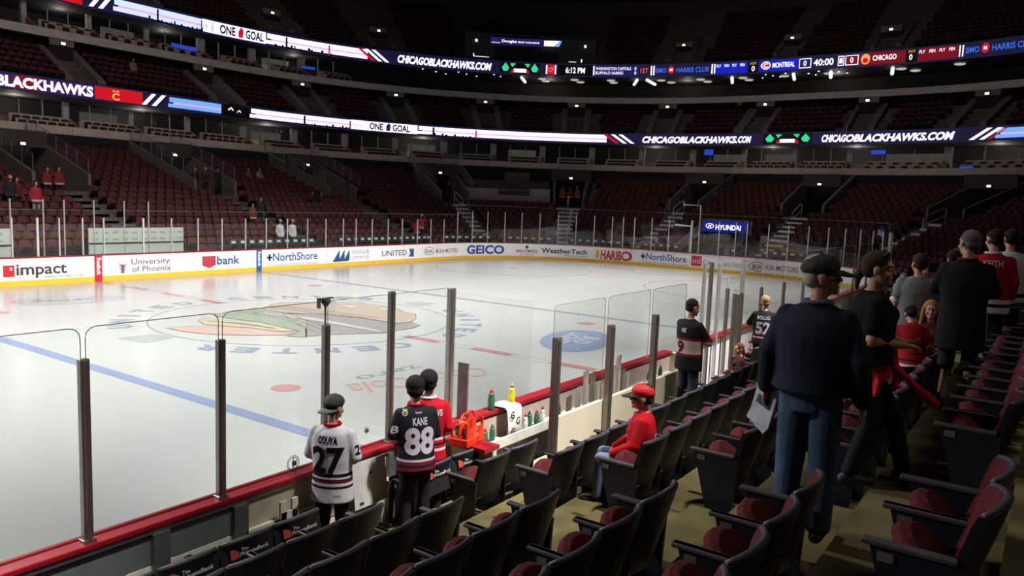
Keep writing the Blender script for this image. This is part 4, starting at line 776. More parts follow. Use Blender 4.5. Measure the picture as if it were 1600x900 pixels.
# things in the bench
def bottle(x, y, z, mbody, mcap, label, s=1.0, mlab=None):
    t = empty('drink_bottle', (x, y, z), 0, label, 'bottle', 'drink bottles on the bench'); b = MB(); b.lathe([(0.036*s, 0), (0.04*s, 0.01), (0.04*s, 0.13*s), (0.03*s, 0.15*s), (0.038*s, 0.17*s), (0.018*s, 0.2*s)], n=12); b.build('body', mbody, t, True)
    b = MB(); b.lathe([(0.022*s, 0.2*s), (0.022*s, 0.225*s), (0.01*s, 0.235*s), (0.008*s, 0.25*s)], n=10); b.build('cap', mcap, t, True); return t
M_green = mat('bottle_green', srgb(46, 96, 70), 0.4); M_yel = mat('drink_yellow', srgb(214, 196, 40), 0.3); M_orange = mat('orange_plastic', srgb(216, 52, 26), 0.45); M_wht = mat('white_plastic', srgb(214, 214, 214), 0.5)
bottle(-7.75, -0.16, 1.10, M_green, M_orange, 'green squeeze bottle with orange cap standing on the red rail', 1.25); bottle(-7.32, -0.2, 1.10, M_yel, mat('cap_grey', srgb(150, 150, 140), 0.5), 'yellow sports drink bottle standing on the red rail beside the towel', 1.25)
k = 0
for x in (-8.35, -8.2, -8.05, -7.85, -7.1, -6.95, -6.8, -6.6, -6.2, -4.4, -4.2, -4.0, -3.0, -2.8, -2.5): bottle(x, -0.3+0.03*(k % 2), 0.70, (M_green, M_wht, M_green)[k % 3], (M_orange, M_green)[k % 2], 'drink bottle on the white bench shelf, %s toward the far end' % nth(k)); k += 1
t = empty('towel', (-7.47, -0.2, 1.1), 0, 'white towel printed with black letter g draped over the red rail', 'towel')
b = MB(); W_ = 0.17
pr_ = [(0.16, -0.16), (0.16, 0.02), (0.10, 0.03), (-0.12, 0.03), (-0.15, 0.0), (-0.165, -0.2), (-0.17, -0.5)]; vs = []
for j in range(7):
    x = -W_+2*W_*j/6
    for y, z in pr_: vs.append((x+0.01*math.sin(j*2), y+0.012*math.sin(j*1.7+z*8), z))
n = len(pr_); b.add(vs, [(j*n+q, (j+1)*n+q, (j+1)*n+q+1, j*n+q+1) for j in range(6) for q in range(n-1)]); o = b.build('cloth', mat('towel_white', srgb(226, 222, 216), 0.9), t, True); sm = o.modifiers.new('s', 'SOLIDIFY'); sm.thickness = 0.012
b = MB(); v, f, wd = textgeo('G', 0.05)
for x, z, s in ((-0.08, -0.12, .1), (0.06, -0.22, .1), (-0.06, -0.36, .1), (0.05, -0.44, .09)): b.add([(x+(a-wd/2)*s, -0.19, z+c*s) for a, c in v], f)
b.build('printed_letter', M_txtdark, t)
# orange bottle carrier at the bench corner, orange towel heap, equipment sticks
t = empty('bottle_carrier', (-8.72, -0.52, 0.955), R(10), 'bright orange plastic bottle carrier on the red ledge by the thick post', 'carrier')
b = MB(); b.box((0, 0, 0.05), (0.46, 0.26, 0.10)); b.build('tray', M_orange, t, bevel=0.01)
b = MB(); [b.box((x, y, 0.18), (0.03, 0.03, 0.24)) for x in (-0.2, 0.2) for y in (-0.1, 0.1)]; b.box((0, 0, 0.2), (0.44, 0.02, 0.16)); b.box((0, -0.11, 0.14), (0.4, 0.012, 0.14)); b.build('frame', M_orange, t)
b = MB(); b.tube([(-0.2, 0, 0.28), (-0.12, 0, 0.38), (0.12, 0, 0.38), (0.2, 0, 0.28)], 0.014, 8); b.build('handle', M_orange, t)
b = MB(); v, f, wd = textgeo('G', 0.03); b.add([((a-wd/2)*0.11, -0.122, 0.09+c*0.11) for a, c in v], f); b.build('printed_letter', mat('pale_print', srgb(240, 150, 120), 0.5), t)
for i, (x, y) in enumerate(((-8.8, -0.44), (-8.66, -0.42), (-8.85, -0.60))): bottle(x, y, 1.0, (M_green, M_wht, M_green)[i], M_orange, 'squeeze bottle held in the orange carrier, %s toward the far end' % nth(i))
b = MB(); b.ell((0, 0, 0.06), (0.22, 0.12, 0.12)); b.ell((0.12, 0.03, 0.12), (0.1, 0.07, 0.1)); b.ell((-0.12, 0, 0.1), (0.1, 0.08, 0.1)); o = b.build('towel', mat('orange_cloth', srgb(222, 84, 40), 0.9, bump=0.5), None, True); o.location = (-4.75, -0.3, 0.7); tag(o, 'crumpled orange towel heaped on the bench shelf', 'towel')
for i, x in enumerate((-7.0, -6.75, -6.55, -6.35, -6.2, -6.0, -5.8, -5.7, -5.55, -5.4, -5.25)):
    h = (0.35, 0.42, 0.62, 0.55, 0.36, 0.30, 0.42, 0.46, 0.62, 0.36, 0.28)[i]; b = MB(); b.box((0, 0, h/2), (0.07, 0.05, h)); b.box((0, -0.02, h+0.015), (0.05, 0.03, 0.03)); o = b.build('upright_post', M_aluL if i % 3 else M_alu); o.location = (x, -0.95, 0.93+0.012*i)
    tag(o, 'short upright grey metal piece standing in the bench, %s toward the far end' % nth(i), 'metal post', 'short metal uprights in the bench')
b = MB(); b.box((0, 0, 0.4), (2.0, 0.1, 0.8)); b.box((0, 0.02, 0.85), (1.96, 0.05, 0.10)); o = b.build('equipment_rack', M_dark); o.location = (-6.1, -0.95, 0.12); tag(o, 'dark low rack holding metal uprights in the bench', 'rack')
# wire ring stickers on the glass, box corner holder and wall sheet
b = MB(); n = 20
for rr in (0.075, 0.06): b.tube([(rr*math.cos(2*math.pi*k/n), 0, rr*1.1*math.sin(2*math.pi*k/n)) for k in range(n+1)], 0.004, 4)
b.tube([(0, 0, 0.07), (0, 0, -0.06), (0.03, 0, -0.09), (0.02, 0, -0.14)], 0.006, 5); b.box((0.015, 0, 0.0), (0.05, 0.012, 0.05)); o = b.build('hook_decal', M_edge); o.location = (-11.10, -0.15, 1.22); tag(o, 'small round wire clip on the glass beside the white jersey', 'clip')
b = MB(); b.box((0, 0, 0), (0.19, 0.05, 0.012)); b.box((-0.09, 0, -0.05), (0.012, 0.05, 0.1)); b.lathe([(0.055, 0.0), (0.05, -0.03), (0.02, -0.07), (0.015, -0.08)], (0, 0.0, -0.012), 12); b.tube([(0, 0, -0.09), (0, 0, -0.3)], 0.008, 6); b.box((0.07, 0, -0.08), (0.11, 0.006, 0.15), mi=1); o = b.build('sensor_bracket', [M_edge, M_glass]); o.location = (-10.67, -0.12, 2.88); tag(o, 'small dark bracket on top of the glass post above the white jersey', 'bracket')
b = MB(); b.box((0, 0, 0), (0.5, 0.012, 0.5)); b.box((0.02, -0.008, 0.1), (0.04, 0.004, 0.02), mi=1); b.box((-0.15, -0.008, -0.2), (0.06, 0.004, 0.03), mi=1); o = b.build('paper_sheet', [mat('sheet_grey', srgb(190, 190, 186), 0.7), M_dark]); o.location = (-10.2, -0.34, 0.82); o.rotation_euler = (R(-8), 0, 0); tag(o, 'large pale sheet leaning on the boards between the two jersey wearers', 'sheet')
b = MB(); b.box((-0.07, 0, 0.03), (0.07, 0.03, 0.22)); b.box((0.07, 0, 0.03), (0.07, 0.03, 0.22)); b.box((0, 0, -0.04), (0.2, 0.03, 0.13)); b.tube([(0.1, -0.02, 0.05), (0.02, -0.02, -0.08)], 0.005, 5, mi=1); o = b.build('cable_plate', [mat('plate_white', srgb(196, 194, 180), 0.6), M_dark]); o.location = (-11.25, -0.27, 0.78); tag(o, 'white notched metal plate fixed to the boards beside the white jersey', 'plate')
# ---------------------------------------------------------------- near terrace and seats
def zn(k): return 0.05+0.3*(k-1)
def yn(k): return 0.62+0.93*(k-1)        # rear edge of step k (distance from ice)
mb = MB()
for k in range(1, 17):
    y0 = 0.31 if k == 1 else yn(k-1); y1 = yn(k)
    if k <= 2: spans = [(-26, XB0-0.05), (15, 24)]; 
    else: spans = [(-26, 24)]
    if k == 2: y1 = 1.55
    for xa, xb in spans:
        yy0 = 1.42 if (k == 3 and False) else y0
        mb.box(((xa+xb)/2, -(yy0+y1)/2, zn(k)/2-0.15), (xb-xa, y1-yy0, zn(k)+0.3))
x = mb.build('floor_near_terrace', M_tan); tag(x, kind='structure')
AX = [(-11.12, -9.72), (-2.3, -0.7), (7.0, 8.6)]
mb = MB()
for a, c in AX:
    for k in range(1, 9):
        if a > -9 and k < 3: continue
        mb.box(((a+c)/2, -(yn(k)-0.22), zn(k)+0.075), (c-a-0.25, 0.44, 0.15))
x = mb.build('floor_near_steps', M_tan); tag(x, kind='structure')
def near_seat(kind):
    """folding seat, origin on the floor under the backrest; +y faces the ice"""
    t = bpy.data.objects.new('folding_seat', None); COL.objects.link(t)
    b = MB(); n = 8; H = [0.28, 0.45, 0.62, 0.78, 0.845]; vs = []; ns = len(H)
    for side in (0, 1):
        for j in range(n+1):
            x = -0.262+0.524*j/n; q = 1-(x/0.262)**2
            for i, z in enumerate(H):
                y = 0.10-0.16*(z-0.28)/0.57-0.075*q-0.02*side*1.0+(0.0 if side else 0.025)
                zz = z+(0.03*q-0.02 if i == ns-1 else 0); vs.append((x*(0.86+0.14*min(1, (z-0.1)/0.5)), y, zz))
    S = (n+1)*ns; f1 = [(j*ns+i, j*ns+i+1, (j+1)*ns+i+1, (j+1)*ns+i) for j in range(n) for i in range(ns-1)]
    fr = [tuple(reversed([S+k for k in f])) for f in f1]
    top = [(j*ns+ns-1, S+j*ns+ns-1, S+(j+1)*ns+ns-1, (j+1)*ns+ns-1) for j in range(n)]
    side_ = [(i, S+i, S+i+1, i+1) for i in range(ns-1)]+[(n*ns+i, n*ns+i+1, S+n*ns+i+1, S+n*ns+i) for i in range(ns-1)]+[(j*ns, (j+1)*ns, S+(j+1)*ns, S+j*ns) for j in range(n)]
    b.add(vs, f1, 0); b.add(vs, fr+side_, 1); b.add(vs, top, 2)
    bk = b.build('backrest', [M_red if kind != 'cover' else M_navy, M_navy, M_navytrim], t)
    # rim along the top
    rim = MB(); rim.tube([(-0.255+0.51*j/n, 0.10-0.16-0.075*(1-(1-2*j/n)**2)+0.005, 0.826+0.03*(1-(1-2*j/n)**2)) for j in range(n+1)], 0.017, 6); rim.build('top_rim', M_navytrim, t, True)
    cu = MB(); m_ = 10; ang = R(44); ca, sa = math.cos(ang), math.sin(ang); pts = []
    for layer in (0, 1, 2):
        hh = (0.0, 0.05, 0.085)[layer]; sh = (1, 1, 0.82)[layer]
        for j in range(m_+1):
            t_ = math.pi*j/m_; x = 0.225*sh*math.cos(t_); l = 0.15+0.23*math.sin(t_)*sh
            y = l*ca+hh*-sa*-1*0; pts.append((x, 0.06+l*ca-hh*sa, 0.33+l*sa+hh*ca))
        pts.append((-0.225*sh, 0.06-hh*sa, 0.33+hh*ca)); pts.append((0.225*sh, 0.06-hh*sa, 0.33+hh*ca))
    nn = m_+3; fs = [(L*nn+j, L*nn+(j+1) % nn, (L+1)*nn+(j+1) % nn, (L+1)*nn+j) for L in (0, 1) for j in range(nn)]
    cu.add(pts, [tuple(range(nn))[::-1]], 1); cu.add(pts, fs+[tuple(2*nn+j for j in range(nn))], 0); cu.build('cushion', [M_red, M_navy], t, False, 0.01)
    for s in (-1, 1):
        b = MB(); b.hexa([(s*0.272-0.016, 0.02, 0.0), (s*0.272+0.016, 0.02, 0.0), (s*0.272+0.016, 0.22, 0.0), (s*0.272-0.016, 0.22, 0.0), (s*0.272-0.016, -0.01, 0.585), (s*0.272+0.016, -0.01, 0.585), (s*0.272+0.016, 0.38, 0.585), (s*0.272-0.016, 0.38, 0.585)]); b.box((s*0.272, 0.12, 0.01), (0.07, 0.28, 0.02)); sf = b.build('side_frame', M_navy, t); b = MB(); b.box((s*0.272, 0.22, 0.60), (0.055, 0.40, 0.028)); b.build('armrest', M_arm, sf, bevel=0.008)
        b = MB(); b.box((s*0.293, 0.31, 0.545), (0.006, 0.07, 0.045)); b.build('number_plate', mat('plate_silver', (0.35, 0.33, 0.32), 0.35, 0.7, noise=0), sf)
    if kind == 'cover':
        b = MB(); b.box((0, -0.085, 0.66), (0.545, 0.025, 0.36), Matrix.Rotation(R(-14), 3, 'X')); cv = b.build('black_cover', mat('cover_black', (0.008, 0.008, 0.01), 0.55), t, bevel=0.01)
        b = MB(); b.box((-0.155, -0.112, 0.73), (0.085, 0.006, 0.085), Matrix.Rotation(R(-14), 3, 'X')); b.build('logo_patch', mat('patch_red', srgb(170, 60, 54), 0.6, noise=0.4, nscale=30), cv)
        b = MB(); v1, f1_, w1 = textgeo('The', 0.02); v2, f2_, w2 = textgeo('PrivateBank', 0.02)
        b.add([(-0.10+x/w1*0.075, -0.128-(y*0.035+0.045)*0.25*0-0.0, 0.745+y*0.035) for x, y in v1], f1_); b.add([(-0.10+x/w2*0.30, -0.118, 0.695+y*0.04) for x, y in v2], f2_)
        b.build('cover_lettering', mat('print_white', (0.7, 0.7, 0.7), 0.6, noise=0), cv)
    return t
def copy_tree(o, par=None):
    c = o.copy(); COL.objects.link(c); c.parent = par
    for ch_ in list(o.children): copy_tree(ch_, c)
    return c
PROT = {}; NSEAT = 0
def put_seat(kind, x, k, label, grp, dz=0):
    global NSEAT
    if kind not in PROT: PROT[kind] = near_seat(kind); o = PROT[kind]
    else: o = copy_tree(PROT[kind])
    y = -(0.55+0.93*(k-1)) if k > 1 else -0.62
    o.location = (x, y+0.05, zn(k)+(0.02 if k == 1 else 0)); tag(o, label, 'seat', grp); NSEAT += 1
ROWN = ['front', 'second', 'third', 'fourth', 'fifth', 'sixth', 'seventh', 'eighth']
pit = 0.548
for k in range(1, 9):
    nA = 8
    for j in range(nA):
        x = -11.16-(0.562 if k == 1 else pit)*(j+0.5)
        if k >= 7 and j > (0 if k == 7 else -1) + 1: continue
        if k == 8: continue
        put_seat('cover' if k == 1 else 'plain', x, k, 'empty folding seat, %s row, %s from the stepped aisle on the camera side' % (ROWN[k-1], nth(j)), 'near seats left of the aisle')
    if k in (1, 2):
        for j in range(2): put_seat('cover' if k == 1 else 'plain', -9.70+pit*(j+0.5), k, 'empty folding seat, %s row at the bench corner, %s from the aisle' % (ROWN[k-1], nth(j)), 'near seats by the bench corner')
    if k >= 3 and k <= 8:
        for j in range(13):
            put_seat('plain', -9.70+pit*(j+0.5), k, 'empty folding seat behind the bench, %s row, %s beyond the stepped aisle' % (ROWN[k-1], nth(j)), 'near seats behind the bench')
    if 2 <= k <= 8:
        for j in range(13):
            if NSEAT > 220: break
            if k <= 2 and j > 3: continue
            put_seat('plain', -0.65+pit*(j+0.5), k, 'empty folding seat beyond the second aisle, %s row, %s along' % (ROWN[k-1], nth(j)), 'near seats beyond the second aisle')
for k in range(3, 9):
    for j in range(20): seat_low(SEATS, Vector((8.7+j*0.55, -(0.55+0.93*(k-1)), zn(k))), math.pi)
o = SEATS.build('arena_seats', [M_redfar, M_navy]); tag(o, 'thousands of empty maroon folding seats filling the stands on all levels', 'seats', kind='stuff')
# ---------------------------------------------------------------- people
M_skin = mat('skin', (0.45, 0.24, 0.17), 0.55, noise=0.08, nscale=20); M_skin2 = mat('skin_tan', (0.40, 0.21, 0.14), 0.55, noise=0.08, nscale=20)
M_eye = mat('eye_white', (0.6, 0.58, 0.55), 0.3, noise=0); M_pup = mat('eye_iris', (0.03, 0.02, 0.015), 0.2, noise=0)
def remesh(mb, name, mats, parent, voxel, smooth=3, bands_=None):
    t = mb.build('tmp', []); r = t.modifiers.new('r', 'REMESH'); r.mode = 'VOXEL'; r.voxel_size = voxel
    s = t.modifiers.new('s', 'SMOOTH'); s.factor = 0.5; s.iterations = smooth
    bpy.context.view_layer.update(); me = evalmesh(t); old = t.data; bpy.data.objects.remove(t); bpy.data.meshes.remove(old)
    me.name = name; me.materials.clear()
    for m in mats: me.materials.append(m)
    me.polygons.foreach_set('use_smooth', [True]*len(me.polygons)); o = bpy.data.objects.new(name, me); COL.objects.link(o); o.parent = parent; return o
def ringloft(mb, rings, n=16):
    """rings: (centre Vector, rx, ry, M3)"""
    vs = []
    for c, rx, ry, M in rings:
        for k in range(n):
            a = 2*math.pi*k/n; vs.append(Vector(c)+M @ Vector((rx*math.cos(a), ry*math.sin(a), 0)))
    m = len(rings); mb.add(vs, [(i*n+k, i*n+(k+1) % n, (i+1)*n+(k+1) % n, (i+1)*n+k) for i in range(m-1) for k in range(n)]+[tuple(range(n))[::-1], tuple((m-1)*n+k for k in range(n))])
def lerp(a, b, t): return Vector(a).lerp(Vector(b), t)
BASE = dict(pel=(0, 0, .93), che=(0, 0, 1.28), nec=(0, -.02, 1.49), hd=(0, .015, 1.64),
            shL=(-.172, -.01, 1.395), shR=(.172, -.01, 1.395), elL=(-.225, -.03, 1.15), elR=(.225, -.03, 1.15), wrL=(-.22, .07, .91), wrR=(.22, .07, .91),
            hiL=(-.09, 0, .92), hiR=(.09, 0, .92), knL=(-.10, .02, .50), knR=(.10, .02, .50), anL=(-.11, -.02, .09), anR=(.11, -.02, .09))
def person(label, loc, face, H=1.78, pose=None, lean=0, turn=0, nod=0, vox=0.012, top=None, topm=None, sleeve='long', hem=0.78, bulk=1.0, legs=None, shoe=None, hair=None, hairm=None, capm=None, capback=False, brimm=None, skin=None, female=False, shorts=False, collar=None, seated=False, group=None, baggy=1.0, scale_head=1.06, hair_k=1.0):
    J = {k: Vector(v) for k, v in BASE.items()}
    if seated: J.update(knL=Vector((-.12, .42, .93)), knR=Vector((.12, .42, .93)), anL=Vector((-.13, .45, .50)), anR=Vector((.13, .45, .50)), elL=Vector((-.24, .06, 1.15)), elR=Vector((.24, .06, 1.15)), wrL=Vector((-.14, .28, 1.03)), wrR=Vector((.14, .28, 1.03)))
    for k, v in (pose or {}).items(): J[k] = Vector(v)
    if lean:
        Q = Matrix.Rotation(R(-lean), 3, 'X')
        for k in ('che', 'nec', 'hd', 'shL', 'shR', 'elL', 'elR', 'wrL', 'wrR'): J[k] = J['pel']+Q @ (J[k]-J['pel'])
    s = H/1.78; root = empty('person', loc, face-math.pi/2, label, 'person', group); root.scale = (s, s, s)
    skin = skin or M_skin; I3 = Matrix.Identity(3); near = vox < 0.013
    sk = MB(); up_ = (J['nec']-J['pel']).normalized(); Mt = Matrix.Rotation(R(-lean), 3, 'X')
    def spine(t): return lerp(J['pel'], J['che'], t) if t <= 1 else lerp(J['che'], J['nec'], t-1)
    ringloft(sk, [(spine(-.15), .12, .09, Mt), (spine(0), .155, .11, Mt), (spine(.45), .13 if female else .145, .095, Mt), (spine(1.05), .155 if female else .165, .115, Mt), (spine(1.5), .15, .09, Mt), (spine(1.8), .075, .065, Mt), (spine(2.0), .052, .055, Mt)])
    hd = J['hd']; Hm = Matrix.Rotation(R(turn), 3, 'Z') @ Matrix.Rotation(R(-nod-lean*0.5), 3, 'X'); hs = scale_head
    sk.caps(spine(1.8), hd-Vector((0, 0.01, .06)), .055, .052)
    def hp(x, y, z): return hd+Hm @ Vector((x*hs, y*hs, z*hs))
    sk.ell(hp(0, -.01, .035), (.076*hs, .093*hs, .088*hs), Hm); sk.ell(hp(0, .025, -.045), (.058*hs, .066*hs, .072*hs), Hm)
    if near or vox <= 0.016:
        sk.ell(hp(0, .075, -.085), (.028*hs, .02*hs, .022*hs), Hm); sk.ell(hp(0, .097, -.022), (.013*hs, .020*hs, .016*hs), Hm); sk.caps(hp(0, .084, .018), hp(0, .105, -.022), .009*hs, .013*hs)
        sk.ell(hp(0, .083, -.057), (.024*hs, .011*hs, .009*hs), Hm); sk.ell(hp(0, .078, .035), (.055*hs, .014*hs, .012*hs), Hm)
        for q in (-1, 1): sk.ell(hp(q*.078, -.005, -.012), (.012*hs, .022*hs, .034*hs), Hm); sk.ell(hp(q*.042, .062, -.03), (.024*hs, .02*hs, .022*hs), Hm)
    for S_ in ('L', 'R'):
        q = -1 if S_ == 'L' else 1
        am = 1.15 if sleeve == 'short' else 1.0; sk.caps(J['sh'+S_], J['el'+S_], .052*am, .044*am); sk.caps(J['el'+S_], J['wr'+S_], .044*am, .028)
        d = (J['wr'+S_]-J['el'+S_]).normalized(); side = Vector((0, 1, 0)) if abs(d.y) < .6 else Vector((-q, 0, 0)); side = (side-d*side.dot(d)).normalized(); nrm = d.cross(side)
        w0 = J['wr'+S_]; pm = w0+d*.05; curl = -nrm if nrm.x*q > 0 else nrm
        M_ = Matrix((side, nrm, d)).transposed(); sk.ell(pm, (.040, .017, .052), M_)
        for j in range(4):
            o_ = side*(-.030+.020*j); L_ = (.034, .040, .037, .028)[3-j]; a_ = w0+d*.088+o_; b_ = a_+d*L_+curl*.012; c_ = b_+d*L_*.55+curl*.026
            sk.caps(a_-d*.02, b_, .0098, .009, 8); sk.caps(b_, c_, .009, .0078, 8)
        th = w0+d*.035+side*.03; sk.caps(th, th+side*.026+d*.03, .012, .0105, 8); sk.caps(th+side*.026+d*.03, th+side*.03+d*.058+curl*.012, .0105, .009, 8)
        sk.caps(J['hi'+S_], J['kn'+S_], .078, .052); sk.caps(J['kn'+S_], J['an'+S_], .052, .036); a = J['an'+S_]; sk.caps(a+Vector((0, -.02, -.04)), a+Vector((0, .15, -.05)), .034, .03)
    body = remesh(sk, 'body', [skin], root, vox if vox > 0.012 else max(0.0075, vox*0.75), 2)
    out = dict(root=root, body=body, hp=hp, J=J)
    # trousers
    if legs:
        t = MB(); Mz = I3
        ringloft(t, [(J['pel']+Vector((0, 0, -.12)), .15, .115, I3), (J['pel'], .175, .13, I3), (J['pel']+Vector((0, 0, .12)), .155, .118, I3)])
        for S_ in ('L', 'R'):
            kn, an, hi = J['kn'+S_], J['an'+S_], J['hi'+S_]; t.caps(hi-Vector((0, 0, .02)), kn, .098*min(baggy, 1.12), .076*baggy, 12)
            if shorts: t.caps(kn, lerp(kn, an, .1), .08, .085, 12)
            else: t.caps(kn, lerp(kn, an, .93), .074*baggy, .064*baggy, 12)
        remesh(t, 'shorts' if shorts else 'trousers', [legs], root, max(vox, .011), 3)
    for S_ in ('L', 'R'):
        a = J['an'+S_]; t = MB(); t.caps(a+Vector((0, -.035, -.045)), a+Vector((0, .16, -.052)), .045, .038, 10); t.caps(a, a+Vector((0, -.01, -.04)), .042, .045, 10)
        remesh(t, 'shoe', [shoe or M_black], root, max(vox, .012), 2)
    if top:
        t = MB(); k = bulk; zt = (hem-J['pel'].z)/(J['che'].z-J['pel'].z)
        ringloft(t, [(spine(zt), .205*k, .155*k, Mt), (spine(zt*.5), .20*k, .15*k, Mt), (spine(.3), .185*k, .14*k, Mt), (spine(1.0), .208*k, .145*k, Mt), (spine(1.38), .208*k, .125*k, Mt), (spine(1.6), .188*min(k, 1.12), .112*min(k, 1.12), Mt), (spine(1.82), .140, .090, Mt), (spine(1.96), .082, .075, Mt)], 22)
        if female: [t.ell(J['che']+Mt @ Vector((q*.07, .10, .03)), (.075, .07, .075)) for q in (-1, 1)]
        for S_ in ('L', 'R'):
            q = -1 if S_ == 'L' else 1; sh, el, wr = J['sh'+S_], J['el'+S_], J['wr'+S_]
            sh = sh-Vector((0, 0, .012)); t.ell(sh-Vector((q*.045, 0, .02)), (.082*min(k, 1.06), .08*min(k, 1.06), .062))
            if sleeve == 'long': t.caps(sh, el, .070*min(k, 1.1), .062*k, 12); t.caps(el, lerp(el, wr, .93), .062*k, .050*k, 12)
            else: t.caps(sh, lerp(sh, el, .62), .078*k, .074*k, 12)
        shirt = remesh(t, top, [topm], root, max(vox*.9, .009), 16 if near else 8); out['shirt'] = shirt
        if collar:
            c = MB(); cc = spine(1.93); n = 20; c.tube([cc+Mt @ Vector((.078*math.cos(2*math.pi*j/n), .074*math.sin(2*math.pi*j/n), .012)) for j in range(n+1)], .016, 6, caps=False); c.build('collar', collar, root, True)
    if hair:
        t = MB(); hk = hair_k*hs*(0.93 if capm else 1)
        if hair == 'short': t.ell(hp(0, -.022, .05), (.086*hk, .097*hk, .086*hk), Hm); t.ell(hp(0, -.05, -.01), (.074*hk, .057*hk, .065*hk), Hm)
        elif hair == 'buzz': t.ell(hp(0, -.02, .045), (.080*hs, .092*hs, .082*hs), Hm); t.ell(hp(0, -.045, -.01), (.070*hs, .055*hs, .055*hs), Hm)
        elif hair == 'tail':
            t.ell(hp(0, -.022, .05), (.086*hs, .098*hs, .086*hs), Hm); t.ell(hp(0, -.055, 0), (.076*hs, .06*hs, .07*hs), Hm); t.ell(hp(0, -.12, -.04), (.035, .035, .05), Hm); t.caps(hp(0, -.13, -.05), hp(.01, -.13, -.15), .032, .015)
        elif hair == 'long':
            t.ell(hp(0, -.025, .05), (.092*hs, .100*hs, .086*hs), Hm)
            for q in (-1, 1): t.caps(hp(q*.075, -.01, .02), hp(q*.10, .0, -.19), .04, .035); t.caps(hp(q*.05, -.07, .0), hp(q*.07, -.07, -.2), .05, .04)
        o = remesh(t, 'hair', [hairm], root, max(vox*.8, .008), 1)
    if capm:
        t = MB(); t.ell(hp(0, -.005, .055), (.092*hs, .108*hs, .075*hs), Hm); t.ell(hp(0, -.02, .045), (.09*hs, .10*hs, .048*hs), Hm); g = -1 if capback else 1
        cp = remesh(t, 'cap', [capm], root, max(vox*.8, .008), 2)
        b = MB(); vs = []; n = 12; z_ = .03 if not capback else -.0
        for layer in (0, .006):
            for j in range(n+1):
                a = math.pi*j/n; 
                for rr in (.085, .085+.075*math.sin(a)+.005): vs.append(hp(rr*math.cos(a)*.98 if rr < .086 else .088*math.cos(a), g*(rr*math.sin(a)*1.0+.03), z_+layer-(.03 if rr > .086 else 0)*math.sin(a)-.01*abs(math.cos(a))))
        m2 = 2*(n+1); f = [(2*j, 2*j+2, 2*j+3, 2*j+1) for j in range(n)]; b.add(vs, f+[tuple(m2+i for i in q_)[::-1] for q_ in f]+[(2*j+1, 2*j+3, m2+2*j+3, m2+2*j+1) for j in range(n)]); b.build('cap_brim', brimm or capm, cp, True)
        b = MB(); b.ell(hp(0, -.005, .132), (.008, .008, .005)); b.build('cap_button', brimm or capm, cp, True)
    if near or vox <= 0.016:
        for q in (-1, 1):
            b = MB(); b.ell(hp(q*.030, .073, .008), (.013*hs, .011*hs, .0085*hs), Hm, 10, 7); b.build('eye', M_eye, root, True); b = MB(); b.ell(hp(q*.030, .0825, .008), (.0055*hs, .003*hs, .0055*hs), Hm, 8, 5); b.build('iris', M_pup, root, True)
        b = MB(); b.ell(hp(0, .092, -.057), (.022*hs, .006*hs, .005*hs), Hm, 10, 6); b.build('lips', mat('lips', (0.36, 0.11, 0.10), 0.5), root, True)
    return out
def decal(p, s, cx, cz, h, wd, m, name='printed_number', d=(0, 1, 0), org=None, bold=0.05, off=0.005, cut=0.02):
    """print letters onto the shirt: rays go along d from the plane outside it"""
    sh = p['shirt']; bv = BVHTree.FromPolygons([v.co.copy() for v in sh.data.vertices], [tuple(q.vertices) for q in sh.data.polygons])
    v, f, w0 = textgeo(s, bold) if isinstance(s, str) else s; k = wd/w0
    bm = bmesh.new(); vv = [bm.verts.new(((x-w0/2)*k, y*h, 0)) for x, y in v]
    for q in f:
        try: bm.faces.new([vv[i] for i in q])
        except ValueError: pass
    for ax, lo, hi in ((0, -wd/2, wd/2), (1, 0, h)):
        x = lo+cut
        while x < hi: bmesh.ops.bisect_plane(bm, geom=bm.verts[:]+bm.edges[:]+bm.faces[:], plane_co=(x if ax == 0 else 0, x if ax else 0, 0), plane_no=(1-ax, ax, 0)); x += cut
    D = Vector(d).normalized(); right = D.cross(Vector((0, 0, 1))).normalized(); O = Vector(org or (0, 0, 0))-D*0.8
    bm.verts.index_update(); out = []
    for q in bm.verts:
        o_ = O+right*(q.co.x+cx)+Vector((0, 0, cz+q.co.y)); hit = bv.ray_cast(o_, D)
        out.append(hit[0]-D*off if hit[0] is not None else o_+D*0.7)
    F = [tuple(a.index for a in q.verts) for q in bm.faces]; bm.free(); b = MB(); b.add(out, F); return b.build(name, m, p['shirt'])
def circ2(n=20): return ([(0.5+0.5*math.cos(2*math.pi*k/n), 0.5+0.5*math.sin(2*math.pi*k/n)) for k in range(n)], [tuple(range(n))], 1.0)
def cloth(n, c, **k): return mat('cloth_'+n, c, 0.85, noise=k.get('noise', 0.12), nscale=6, bump=0.25, spec=0.2)
def mark(n, c): return mat('mark_'+n, c, 0.8, noise=0, spec=0.1)
def emblem(p, cx, cz, s, d, org=None):
    decal(p, circ2(), cx, cz, s, s, mark('cream', srgb(206, 196, 170)), 'shoulder_emblem', d, org, off=.004); decal(p, circ2(), cx, cz+s*.15, s*.7, s*.7, mark('emblem_dark', srgb(40, 40, 36)), 'shoulder_emblem', d, org, off=.006); decal(p, circ2(), cx+s*.05, cz+s*.25, s*.4, s*.4, mark('emblem_gold', srgb(150, 110, 60)), 'shoulder_emblem', d, org, off=.008)
    for q in (-.35, 0, .3): decal(p, circ2(8), cx+q*s, cz+s*1.0, s*.25, s*.2, mark('cream', srgb(206, 196, 170)), 'shoulder_emblem', d, org, off=.005)
blk = srgb(24, 22, 28); dred = srgb(110, 20, 36); wj = srgb(214, 214, 224)
A0 = lambda deg: R(deg)
